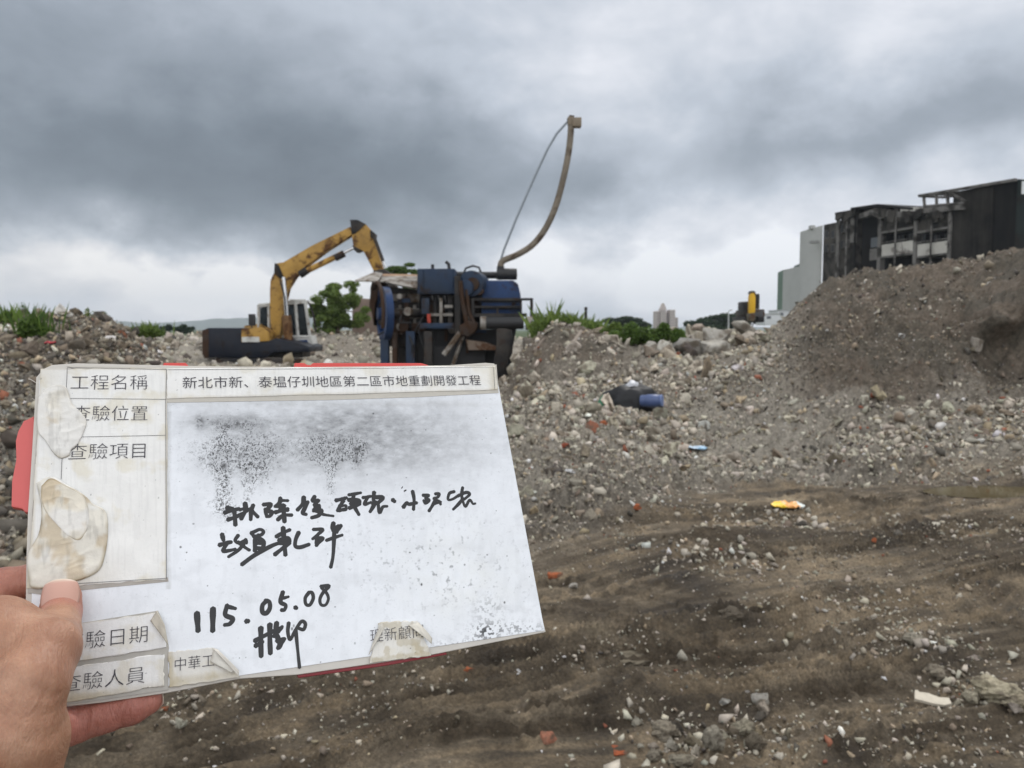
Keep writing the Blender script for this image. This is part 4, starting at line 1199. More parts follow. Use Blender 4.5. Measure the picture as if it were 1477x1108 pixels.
# engine
en = MB().cyl(at(684, 410, YC + .2), (.25, 1, 0), .40, .7, 24).cyl(at(674, 416, YC), (.25, 1, 0), .26, .5, 20).boxpx(664, 408, 692, 430, YC + .3, .9).build('engine', BLUED, cr_, .02)
MB().cyl(at(683, 410, YC - .12), (.25, 1, 0), .2, .2, 18).cyl(at(692, 420, YC - .12), (.25, 1, 0), .12, .15, 14).build('pulley', RUSTM, en)
m = MB(); m.tube([at(668, 396, YC + .5), at(672, 387, YC + .5), at(682, 383.5, YC + .5), at(691, 386, YC + .5), at(694, 394, YC + .5)], .035, 8).build('hose', RUBBER, en)
m = MB(); m.cyl(at(700, 397, YC + .9), (1, .05, 0), .11, 1.9, 18).build('exhaust_pipe', RUBBER, cr_)
m = MB(); m.cyl(at(731, 395.5, YC + .6), (1, .1, 0), .18, .62, 22).cyl(at(722, 394, YC + .6), (0, 0, 1), .12, .42, 18).build('air_filter', RUBBER, cr_, .01)
# blue hood with rounded shoulder
hood = MB().prism([(694, 455), (695, 420), (697, 409), (703, 404.5), (740, 404.5), (747, 409), (751, 425), (752, 455)], YC + .1, 1.5).build('engine_hood', BLUEP, cr_, .05)
MB().boxpx(696, 433.5, 750, 436.5, YC + .07, .05).boxpx(696, 444, 750, 446.5, YC + .07, .05).build('louvre', NAVY, hood)
# rail frame
m = MB()
for a in ((680, 430, 769, 433.5), (680, 441, 752, 444), (680, 452, 760, 457)): m.boxpx(*a, YC - .1, .09)
for a in ((680, 430, 684, 458), (764.5, 431, 769, 460), (750, 430, 753, 455), (716, 441, 719, 456)): m.boxpx(*a, YC - .14, .07)
m.build('rail_frame', DARKM, cr_)
m = MB(); m.cyl(at(728, 466, YC - .3), (1, .04, 0), .19, 1.15, 22).build('conveyor_drum', RUBBER, cr_)
m = MB(); m.cyl(at(697, 466, YC - .3), (1, .04, 0), .205, .18, 22).cyl(at(763, 466, YC - .3), (1, .04, 0), .205, .2, 22).build('drum_end', GREYP, cr_)
m = MB(); m.tube([at(768, 468, YC - .2), at(776, 466, YC - .2), at(792, 461, YC)], [.08, .06, .05], 10).build('tail_shaft', GREYP, cr_)
# columns, posts and rods of the middle bay
m = MB(); m.boxpx(656, 398, 664, 482, YC - .2, .3); m.boxpx(646, 424, 652, 470, YC + .2, .2); m.boxpx(625, 424, 630, 470, YC + .3, .2); m.build('column', DARKM, cr_, .01)
MB().tube([at(664, 405, YC - .25), at(668, 440, YC - .25), at(676, 480, YC - .25)], .07, 8).tube([at(673, 418, YC - .22), at(676, 450, YC - .22), at(684, 466, YC - .25)], .06, 8).build('pipe', RUSTM, cr_)
MB().boxpx(608, 430, 619, 453, YC - .05, .2).build('blue_post', BLUED, cr_, .01)
MB().boxpx(616, 453, 621, 466, YC - .07, .12).build('red_marker', REDP, cr_, .01)
MB().boxpx(634, 430, 638, 466, YC + .1, .12).boxpx(641, 440, 653, 444, YC + .1, .12).boxpx(620, 452, 653, 456, YC + .15, .12).build('bracket', GREYP, cr_)
m = MB(); m.boxpx(605, 466, 662, 474, YC - .1, .5); m.build('cross_beam', BLUED, cr_, .02)
MB().prism([(662, 470), (676, 462), (690, 466), (686, 478), (676, 486), (664, 482)], YC - .3, .4).build('gearbox', RUSTM, cr_, .03)
# chute, underframe and legs
m = MB(); m.prism([(672, 490), (700, 494), (716, 500), (716, 505), (676, 505)], YC - .25, .8).build('discharge_chute', worn('brown_plate', (0.16, 0.12, 0.09), amt=.4), cr_)
m = MB(); m.prism([(606, 478), (745, 474), (740, 500), (735, 545), (600, 545)], YC + .9, 1.4).build('underframe', RUBBER, cr_)
for a, mt in (((549, 488, 560, 560), BLUED), ((586, 478, 598, 560), BLUED), ((612, 478, 623, 560), DARKM), ((566, 480, 572, 560), RUSTM)):
    MB().boxpx(*a, YC + (.2 if a[0] != 612 else -.1), .3).build('leg', mt, cr_, .015)
m = MB(); m.tube([at(664, 480, YC - .2), at(640, 512, YC - .2)], .085, 6).tube([at(668, 484, YC), at(652, 530, YC)], .06, 6).build('brace', GREYP, cr_)
m = MB(); m.prism([(716, 470), (738, 476), (741, 490), (722, 560), (705, 560), (716, 500)], YC - .4, .35).build('tail_leg', DARKM, cr_, .02)
m = MB(); m.boxpx(625, 500, 700, 545, YC + .4, .3).build('belt_skirt', RUBBER, cr_)
rg = np.random.default_rng(77)
for nm, mt, n_ in (('hydraulic_line', RUBBER, 9), ('stiffener', RUSTM, 8), ('flange', GREYP, 5), ('guard', BLUED, 5)):
    for k_ in range(n_):
        x_, y_ = rg.uniform(568, 700), rg.uniform(426, 488)
        m = MB(); Y_0 = YC + rg.uniform(.2, .85)
        if nm == 'hydraulic_line':
            a_ = at(x_, y_, Y_0); b_ = at(x_ + rg.uniform(-26, 26), y_ + rg.uniform(8, 34), Y_0 + rg.uniform(-.2, .2)); c_ = a_.lerp(b_, .5) + Vector((rg.uniform(-.25, .25), -.15, -.12))
            m.tube([a_, a_.lerp(c_, .6), c_, c_.lerp(b_, .5), b_], .03, 7)
        elif nm == 'flange': m.cyl(at(x_, y_, Y_0), (rg.uniform(-.4, .4), 1, 0), rg.uniform(.07, .16), .12, 14)
        else:
            w_, h_ = (rg.uniform(3, 6), rg.uniform(14, 34)) if rg.uniform() < .5 else (rg.uniform(14, 30), rg.uniform(3, 6))
            m.boxpx(x_, y_, x_ + w_, y_ + h_, Y_0, .12)
        m.build(nm, mt, cr_)
MB().prism([(566, 486), (612, 484), (612, 545), (572, 545)], YC + 1.2, .8).build('rear_frame', DARKM, cr_)
# mast pipe with nozzle and stay cable
P = [(722, 388), (722.5, 381), (727, 375.5), (745, 368), (765, 356), (780, 340), (793, 318), (803, 293), (811, 264), (818, 232), (822, 205), (824, 178)]
PP = [at(p[0], p[1], YC + .6) for p in catmull(P, 5)]
PIPE = worn('dusty_brown_pipe', (0.20, 0.17, 0.13), (0.10, 0.07, 0.05), .3, .6)
mast = MB().tube(PP, .10, 16).build('spray_mast', PIPE, cr_)
MB().boxpx(826, 169, 839, 182, YC + .45, .3).boxpx(819, 168, 827, 180, YC + .5, .2).build('nozzle_box', worn('tan_box', (0.26, 0.21, 0.15), amt=.3), mast, .02)
MB().tube([at(x, y, YC + .6) for x, y in ((720, 383), (727, 360), (745, 315), (770, 258), (790, 215), (803, 193), (820, 174))], .035, 8).build('stay_cable', plain('grey_hose', (0.22, 0.25, 0.28), .6), mast)
MB().tube([at(820, 174, YC + .6), at(823, 169, YC + .6), at(828, 170, YC + .6)], .07, 8).build('elbow', RUSTM, mast)

# brown wall stub behind
m = MB(); m.prism([(508, 436), (520, 430), (540, 432), (545, 438), (548, 446), (548, 500), (506, 500)], 52, 1.2)
tag(m.build('wall_fragment', plain('brown_masonry', (0.17, 0.125, 0.10), .9, 0, .35, 3, .5), None, .15), 'broken brown masonry wall between the light tree and the crusher', 'wall')

# ------------------------------------------------------------------ burnt building
FX = lambda y: 33.9 + (85 - y) * 0.261


def fac(px, z, out=0.0):
    """point on the facade line seen in column px at height z; out metres towards the camera side"""
    t = (px - CX) / F
    y = (33.9 + 85 * .261) / (t + .261)
    nx, ny = -0.9676, -0.2525
    return Vector((FX(y) + nx * out, y + ny * out, z))


HZ = 13.6
zpx = lambda px, py: at(px, py, fac(px, 0).y).z
BLK = worn('soot_black_cladding', (0.006, 0.006, 0.007), (0.012, 0.010, 0.009), .3, .85, scale=.35, dirt=(.016, .015, .014))
CHAR = worn('charred_concrete', (0.045, 0.040, 0.034), (0.02, 0.018, 0.016), .45, .85, scale=.5, dirt=(.11, .10, .09))
CONC = worn('sooty_grey_concrete', (0.17, 0.16, 0.15), (0.05, 0.045, 0.04), .4, .85, scale=.6, dirt=(.1, .095, .09))
WPAR = worn('dirty_white_parapet', (0.50, 0.48, 0.44), (0.12, 0.1, 0.09), .25, .8, scale=.5, dirt=(.3, .28, .25))
bl_ = empty('burnt_building', (fac(1330, 0).x, fac(1330, 0).y, .5), 'burnt black concrete factory building behind the earth heap', 'building')


def wall(pxa, pxb, za, zb, out, thick, name, mat, parent=bl_, zb2=None):
    a, b = fac(pxa, za, out), fac(pxb, za, out)
    n = Vector((.9676, .2525, 0)) * thick
    zt2 = zb if zb2 is None else zb2
    lo = [a, b, b + n, a + n]
    hi = [Vector((a.x, a.y, zb)), Vector((b.x, b.y, zt2)), Vector((b.x + n.x, b.y + n.y, zt2)), Vector((a.x + n.x, a.y + n.y, zb))]
    m_ = MB(); m_.hull(lo, hi)
    return m_.build(name, mat, parent)


def streaky(name, c0, c1, sc=1.6):
    def f(t, b):
        oc = t.new('ShaderNodeTexCoord').outputs['Object']
        mp = t.new('ShaderNodeMapping'); mp.inputs['Scale'].default_value = (1, 1, .07); t.l.new(oc, mp.inputs[0])
        n = t.noise(mp.outputs[0], sc, 7, .65); n2 = t.noise(oc, .35, 5, .6)
        t.l.new(t.mix(t.ramp(t.m('MULTIPLY', t.m('ADD', n, n2), .5), [(.4, (0, 0, 0)), (.6, (1, 1, 1))]), c0, c1), b.inputs['Base Color'])
    return material(name, f, .85, 0, .15)


SOOT1 = streaky('rain_streaked_soot', (.009, .0085, .008), (.038, .034, .03)); SOOT2 = streaky('black_soot', (.004, .004, .005), (.013, .0125, .012))
# core set back, then bays and cladding in front
wall(1186, 1364, 0, 11.4, -1.6, 12, 'rear_wall', BLK)
wall(1183, 1204, 0, zpx(1195, 322), 0, 8, 'end_wall', CHAR)
wall(1205.5, 1226, 0, zpx(1215, 309), -.15, 7, 'stair_wall', CHAR)
wall(1202.5, 1205.4, 0, zpx(1204, 318), .15, .5, 'column', CONC)
wall(1222, 1227, zpx(1224, 350), zpx(1224, 302), .12, .4, 'broken_pier', CONC)
wall(1227.5, 1263, 0, zpx(1245, 300), -.9, 6, 'recess_wall', BLK)
w1 = wall(1240, 1257, zpx(1248, 375), zpx(1248, 358), -.8, .2, 'spandrel', CONC)
w2 = wall(1241, 1257, zpx(1248, 356), zpx(1248, 342), -.82, .1, 'window', plain('dull_grey_pane', (.10, .11, .12), .3))
for px, t in ((1264.5, 303), (1315.5, 303), (1364.5, 300)):
    wall(px - 2, px + 2.4, 0, zpx(px, t), .2, .6, 'column', CONC)
for (a, b) in ((1267.5, 1313), (1318.5, 1362)):
    mid = (a + b) / 2
    wall(a, b, zpx(mid, 330), zpx(mid, 308), .05, .3, 'upper_parapet', CHAR)
    wall(a, b, zpx(mid, 333.5), zpx(mid, 330.5), .2, 1.2, 'floor_slab', CONC)
    wall(a, b, zpx(mid, 367), zpx(mid, 350), .08, .3, 'balcony_parapet', WPAR)
    wall(a, b, zpx(mid, 370), zpx(mid, 367.4), .2, 1.2, 'floor_slab', CONC)
    for k in range(3):
        c0 = a + (b - a) * (k + .18) / 3
        f_ = wall(c0, c0 + (b - a) * .2, zpx(mid, 349), zpx(mid, 336), -1.5, .1, 'window', plain('burnt_window', (.03, .03, .033), .35))
        wall(c0 + (b - a) * .09, c0 + (b - a) * .11, zpx(mid, 349), zpx(mid, 336), -1.44, .05, 'mullion', CONC, bl_)
    wall(a, b, zpx(mid, 405), zpx(mid, 388), .05, .3, 'lower_parapet', CHAR)
# roofs: low gable over the recess and bays with broken edge
def roof_sheet(pts, out0, out1, th, name, mat):
    A = [fac(px, zpx(px, py), out0) for px, py in pts]; B = [fac(px, zpx(px, py), out1) for px, py in pts]
    m_ = MB()
    for i in range(len(pts) - 1):
        q = [A[i], A[i + 1], B[i + 1], B[i]]
        m_.hull([p - Vector((0, 0, th)) for p in q], q)
    return m_.build(name, mat, bl_)
roof_sheet([(1203, 307), (1226, 303)], .4, -6, .25, 'roof', CHAR)
roof_sheet([(1226, 300), (1264, 294.5), (1300, 299), (1316, 300)], .5, -10, .22, 'roof', BLK)
roof_sheet([(1238, 309), (1256, 303), (1268, 309), (1280, 304), (1300, 306)], .5, .1, .5, 'roof_edge_debris', CONC)
roof_sheet([(1298, 301), (1318, 299)], .5, -.8, .35, 'canopy', WPAR)
rg = np.random.default_rng(55)
for k_ in range(26):
    px_ = rg.uniform(1206, 1364); t_ = float(np.interp(px_, [1206, 1228, 1264, 1300, 1366], [308, 302, 299, 303, 303])); z1 = zpx(px_, t_ + rg.uniform(0, 3)); h_ = rg.uniform(.3, 1.3)
    a_ = fac(px_, z1 - h_ / 2, rg.uniform(.2, .5)); MB().box(a_, (rg.uniform(.1, .3), rg.uniform(.3, 1.1), h_), Matrix.Rotation(rg.uniform(-.4, .4), 3, 'X') @ Matrix.Rotation(.25, 3, 'Z')).build('torn_edge', CHAR, bl_)
for px_, t_ in ((1209, 312), (1220, 308), (1232, 304), (1290, 312), (1341, 312)):
    MB().tube([fac(px_, 4, .35), fac(px_, zpx(px_, t_), .35)], .09, 7).build('pipe', CONC if px_ != 1232 else BLK, bl_)
for px_, py_ in ((1188, 338), (1197, 338), (1188, 358), (1197, 358), (1210, 330), (1217, 330), (1210, 352), (1217, 352)):
    wf_ = wall(px_ - 2.6, px_ + 2.6, zpx(px_, py_ + 6), zpx(px_, py_ - 6), .06, .25, 'window_frame', CONC)
    wall(px_ - 1.9, px_ + 1.9, zpx(px_, py_ + 5), zpx(px_, py_ - 5), .10, .1, 'window', plain('dark_opening', (.01, .01, .011), .4), bl_)
for a_, b_ in ((1267.5, 1313), (1318.5, 1362)):
    mid = (a_ + b_) / 2
    MB().tube([fac(a_, zpx(mid, 347), .1), fac(b_, zpx(mid, 347), .1)], .05, 6).build('railing', CONC, bl_)
# tall black clad block
wall(1366.5, 1423, 0, zpx(1366.5, 277.5), .05, 12, 'clad_wall', SOOT1, zb2=zpx(1423, 266.5))
wall(1423.4, 1457, 0, zpx(1423.4, 266), -.05, 11, 'clad_wall', SOOT2, zb2=zpx(1457, 258.5))
A, B = fac(1457.3, 0, .0), fac(1457.3, 0, .0)
B = A + Vector((9, 1.5, 0)); zt = zpx(1457, 258.5)
m = MB(); m.hull([A, B, B + Vector((-1, 10, 0)), A + Vector((1, 10, 0))], [Vector((p.x, p.y, zt - (.25 if i in (1, 2) else 0))) for i, p in enumerate((A, B, B + Vector((-1, 10, 0)), A + Vector((1, 10, 0))))])
m.build('gable_wall', worn('dark_green_cladding', (.008, .014, .013), (.014, .012, .01), .3, .8, scale=.4, dirt=(.014, .02, .018)), bl_)
wa = A + Vector((.5, .083 - .06, 0))
m = MB(); m.box((wa.x - .05, wa.y - .05, zpx(1457, 271)), (.36, .08, 1.0)).build('window', plain('bright_pane', (.6, .62, .62), .2), bl_)
roof_sheet([(1320, 281), (1350, 276), (1457, 257.5)], .35, .1, .22, 'roof_edge', CONC)
# steel canopy frame standing on the bays
m = MB()
fr = lambda px, py, o: fac(px, zpx(px, py), o)
for a, b in (((1320, 283), (1360, 277)), ((1326, 298), (1386, 293)), ((1325, 282), (1327, 299)), ((1343, 279), (1344, 297)), ((1359, 277), (1360, 295)), ((1360, 277), (1386, 292))):
    for o in (.1, -2.5): m.tube([fr(*a, o), fr(*b, o)], .14, 6)
for p in ((1320, 283), (1343, 280), (1360, 277)): m.tube([fr(*p, .1), fr(*p, -2.5)], .12, 6)
m.build('roof_frame', CONC, bl_)
roof_sheet([(1316, 302), (1386, 295)], .45, -.4, .45, 'parapet_edge', CONC)

# pale shed with green end beside the building
sh = empty('shed', (at(1162, 430, 92).x, 92, .6), 'pale grey shed with green side wall left of the burnt building', 'shed')
PALE = plain('pale_cladding', (0.40, 0.40, 0.385), .7, 0, .12, .8)
def vert(pxa, pya, Ya, pxb, pyb, Yb, dep, name, mat, parent):
    a, b = at(pxa, pya, Ya), at(pxb, pyb, Yb)
    m_ = MB(); n = Vector((0, dep, 0))
    m_.hull([Vector((a.x, a.y, 0)), Vector((b.x, b.y, 0)), Vector((b.x, b.y, 0)) + n, Vector((a.x, a.y, 0)) + n], [a, b, b + n, a + n])
    return m_.build(name, mat, parent)
vert(1146, 388, 96, 1155, 384, 92, 6, 'side_wall', plain('green_cladding', (0.13, 0.19, 0.145), .7, 0, .15, 1), sh)
vert(1155.2, 384, 91.9, 1183, 381.5, 90, 6, 'front_wall', PALE, sh)
a, b, c, d = at(1145, 387, 96), at(1155, 382.5, 91.6), at(1184, 380, 89.7), at(1184, 380, 97)
MB().hull([a, b, c, d], [p + Vector((0, 0, .25)) for p in (a, b, c, d)]).build('roof', plain('dull_roof', (.16, .19, .17), .7), sh)
an = empty('annex_tower', (at(1175, 380, 88).x, 88, 2), 'tall pale annex standing between the shed and the burnt building', 'building')
vert(1168.5, 330, 88, 1187, 325, 86.5, 3, 'wall', PALE, an)
MB().boxpx(1169, 347, 1182, 351, 86, .5).build('band', plain('grey_band', (.3, .3, .29), .7), an)
MB().boxpx(1170, 325, 1176, 330, 87.5, .8).build('roof_unit', PALE, an)

# ------------------------------------------------------------------ far things
YF = 62.0
e2 = empty('excavator', (at(1086, 460, YF).x, YF + 1, .9), 'small distant yellow excavator seen end on at the left foot of the earth heap', 'excavator')
BRY = worn('bright_yellow_paint', (0.62, 0.36, 0.02), amt=.15, scale=.8)
MB().prism([(1081.5, 452), (1081.5, 428), (1083.5, 423), (1088.5, 423), (1090, 430), (1089.5, 450), (1087, 453)], YF, .5).build('boom', BRY, e2, .03)
MB().prism([(1082, 424), (1084, 419.5), (1089, 420), (1091, 425)], YF + .1, .7).build('boom_head', DARKM, e2, .03)
MB().prism([(1081, 452), (1089, 451), (1090, 460), (1087, 464), (1082, 463)], YF - .2, .9).build('bucket', worn('mud_steel', (.10, .08, .05)), e2, .04)
MB().boxpx(1072, 435, 1080.5, 455, YF + 1, 1.6).build('cab', DARKM, e2, .08)
MB().boxpx(1091, 424, 1096, 446, YF + .9, .6).build('dipper_arm', DARKM, e2, .05)
MB().prism([(1072, 447), (1103, 446), (1104, 457), (1072, 457)], YF + 1.4, 2.2).build('body', worn('grey_body', (.09, .09, .095)), e2, .08)
for x in (1072, 1094): MB().boxpx(x, 457, x + 9, 465, YF + 1.0, 3.2).build('track', DARKM, e2, .1)
for (x0, y0, x1, y1, Y, lab) in ((1104, 453, 1126, 466, 75, 'small white truck box parked right of the distant excavator'), (1122, 448, 1146, 464, 82, 'white site hut partly behind the earth heap')):
    p = at((x0 + x1) / 2, y1, Y); rt = empty('site_hut' if 'hut' in lab else 'truck', (p.x, p.y, p.z), lab, 'hut' if 'hut' in lab else 'truck')
    MB().boxpx(x0, y0, x1, y1 + 3, Y, 3).build('body', plain('white_panel', (.62, .63, .64), .5, 0, .1), rt, .05)
    MB().boxpx(x0 + 2, y0 + 3, x0 + 8, y0 + 7, Y - .03, .05).build('window', plain('grey_pane', (.12, .13, .15), .3), rt)
    MB().boxpx(x0 - .5, y0 - 1, x1 + .5, y0, Y - .1, 3.2).build('roof', plain('pale_roof', (.5, .5, .5), .6), rt)
lp = at(1051, 470, 90)
rt = empty('street_lamp', (lp.x, lp.y, lp.z), 'thin pale street lamp before the wide dark tree', 'street lamp')
GAL = plain('galvanised', (.5, .5, .5), .5)
MB().tube([(lp.x, lp.y, lp.z - .5), at(1051, 449, 90)], [.09, .06], 8).build('pole', GAL, rt)
MB().tube([at(1051, 449, 90), at(1053, 447.5, 90), at(1056, 447.5, 90)], [.06, .06, .1], 8).build('lamp_head', GAL, rt)
lp = at(845, 462, 60)
rt = empty('utility_pole', (lp.x, lp.y, lp.z), 'short dark post above the grass on the bank crest', 'post')
MB().tube([(lp.x, lp.y, lp.z - 1), at(845, 444, 60)], [.12, .1], 8).build('pole', DARKM, rt)
MB().boxpx(843, 443, 847.5, 447, 60, .2).build('box', DARKM, rt)
# far pinkish apartment towers
PINK = plain('pinkish_tower', (0.42, 0.36, 0.33), .8, 0, .1, .2)
DKW = plain('tower_windows', (0.20, 0.19, 0.19), .5)
YT = 420.0
tw = empty('apartment_towers', (at(960, 472, YT).x, YT, 0), 'cluster of pinkish apartment towers with a spire on the horizon', 'towers')
for (x0, x1, yt) in ((946, 954, 449), (954, 961, 446), (961, 966, 450), (966, 974, 447), (973, 978, 458)):
    t_ = MB().boxpx(x0, yt, x1, 482, YT + (x0 % 3) * 4, 9).build('tower', PINK, tw)
    m = MB()
    for r_ in range(6):
        for c_ in range(2):
            xx = x0 + 1.2 + c_ * (x1 - x0 - 2.2) * .55
            m.boxpx(xx, yt + 2 + r_ * 4, xx + (x1 - x0) * .22, yt + 4 + r_ * 4, YT + (x0 % 3) * 4 - .1, .2)
    m.build('window', DKW, t_)
MB().prism([(953.5, 446), (956, 440), (957.5, 437), (959, 440), (961.5, 446)], YT + 2, 6).build('spire', PINK, tw)

# ------------------------------------------------------------------ the inspection board
CORN = np.array([(55, 525), (714, 524), (787, 911), (35, 1025)], float)
Rc = np.array([((x - CX) / F, -(y - CY) / F, -1) for x, y in CORN])
dd = np.linalg.svd(np.stack([Rc[0], -Rc[1], Rc[2], -Rc[3]], 1))[2][-1]; dd = dd / dd[0] * 0.48
Pc = Rc * dd[:, None]
TL, TR, BR, BL = [EYE + CR @ Vector(p) for p in Pc]
ex_ = ((TR - TL) + (BR - BL)).normalized()
ey_ = ((TL - BL) + (TR - BR)); ey_ = (ey_ - ex_ * ey_.dot(ex_)).normalized()
en_ = ex_.cross(ey_)
BO = (TL + TR + BR + BL) / 4
BM = Matrix((ex_, ey_, en_)).transposed().to_4x4(); BM.translation = BO
board = bpy.data.objects.new('inspection_board', None); COL.objects.link(board); board.empty_display_size = .05
board.matrix_world = BM
tag(board, 'worn white inspection board with printed labels and black handwriting held in the hand', 'board')


def bp(px, py, z=0.0):
    """photograph pixel -> board coordinates on the plane z above the board face"""
    d = ray(px, py)
    o = EYE - BO
    lz, ld = o.dot(en_), d.dot(en_)
    t = (z - lz) / ld
    q = o + d * t
    return np.array((q.dot(ex_), q.dot(ey_), z))


def board_part(name, V, Fc, mat, smooth=True, attrs=None, parent=board):
    return obj(name, mesh_np(name, V, Fc, smooth, attrs), mat, parent)


def poly_part(name, px, z0, z1, mat, parent=board, bevel=0.0):
    P = [bp(x, y) for x, y in px]
    bm = bmesh.new()
    a = [bm.verts.new((p[0], p[1], z0)) for p in P]; b = [bm.verts.new((p[0], p[1], z1)) for p in P]
    n = len(a)
    bm.faces.new(a); bm.faces.new(b)
    for i in range(n): bm.faces.new((a[i], a[(i + 1) % n], b[(i + 1) % n], b[i]))
    bmesh.ops.recalc_face_normals(bm, faces=bm.faces)
    if bevel:
        bmesh.ops.bevel(bm, geom=[e for e in bm.edges if e.calc_face_angle(0) > .6], offset=bevel, segments=2, profile=.6, affect='EDGES', clamp_overlap=True)
    me = bpy.data.meshes.new(name); bm.to_mesh(me); bm.free()
    return obj(name, me, mat, parent)


def sheet(name, quad, z, nx, ny, colf, mat, thick=0.0003, wave=0.0, seed=0, parent=board, curl=None):
    """thin sheet spanned over four photograph points, coloured by its real stains"""
    q = [bp(x, y) for x, y in quad]
    u, v2 = np.meshgrid(np.linspace(0, 1, nx), np.linspace(0, 1, ny))
    P = ((1 - u) * (1 - v2))[..., None] * q[0] + (u * (1 - v2))[..., None] * q[1] + (u * v2)[..., None] * q[2] + ((1 - u) * v2)[..., None] * q[3]
    if wave:
        P[..., 0] += (vn(v2 * 9 + seed, u * 0, seed) - .5) * wave * ((u == 0) | (u == 1))
        P[..., 1] += (vn(u * 14 + seed, v2 * 0, seed + 3) - .5) * wave * ((v2 == 0) | (v2 == 1))
    P[..., 2] = z + thick + 0.00025 * (fbm(P[..., 0] * 55 + seed, P[..., 1] * 55, 3, seed + 9) - .5) * (wave > 0)
    # photograph pixel of every point, used only to lay out the stains of the sheet
    W = np.array(BM.to_3x3()) @ P.reshape(-1, 3).T
    sx_, sy_, _ = project(W.T + np.array(BO))
    C = colf(sx_, sy_, P.reshape(-1, 3))
    ix = np.arange(nx * ny).reshape(ny, nx)
    Fc = np.stack([ix[1:, :-1], ix[1:, 1:], ix[:-1, 1:], ix[:-1, :-1]], -1).reshape(-1, 4)
    rim = np.concatenate([ix[0, :], ix[1:, -1], ix[-1, -2::-1], ix[-2:0:-1, 0]])
    low = P.reshape(-1, 3)[rim].copy(); low[:, 2] = z - 0.0002
    n0 = nx * ny; m_ = len(rim); k = np.arange(m_); k2 = (k + 1) % m_
    Fs = np.stack([rim[k], rim[k2], n0 + k2, n0 + k], -1)
    V = np.concatenate([P.reshape(-1, 3), low])
    C = np.concatenate([C, C[rim] * 0.8])
    return board_part(name, V, np.concatenate([Fc, Fs]), mat, True, {'Col': ('POINT', 'FLOAT_COLOR', np.clip(C, 0, 1))}, parent)


def g2(x, y, cx, cy, sx_, sy_): return np.exp(-((x - cx) / sx_) ** 2 - ((y - cy) / sy_) ** 2)


def spk(x, y, f, seed, lo, hi): return sstep(lo, hi, fbm(x * f, y * f, 2, seed, .6))


def dots(x, y, n, seed, box, r0=.5, r1=1.9):
    rg = np.random.default_rng(seed); out = np.zeros(len(x))
    for _ in range(n):
        cx, cy, r_ = rg.uniform(box[0], box[2]), rg.uniform(box[1], box[3]), r0 + (r1 - r0) * rg.uniform() ** 3
        m_ = (np.abs(x - cx) < 6) & (np.abs(y - cy) < 6)
        if m_.any(): out[m_] = np.maximum(out[m_], np.exp(-(((x[m_] - cx) / r_) ** 2 + ((y[m_] - cy) / (r_ * rg.uniform(.5, 1.5))) ** 2) ** 2) * rg.uniform(.35, 1))
    return out


WB = np.array(srgb(229, 232, 236))


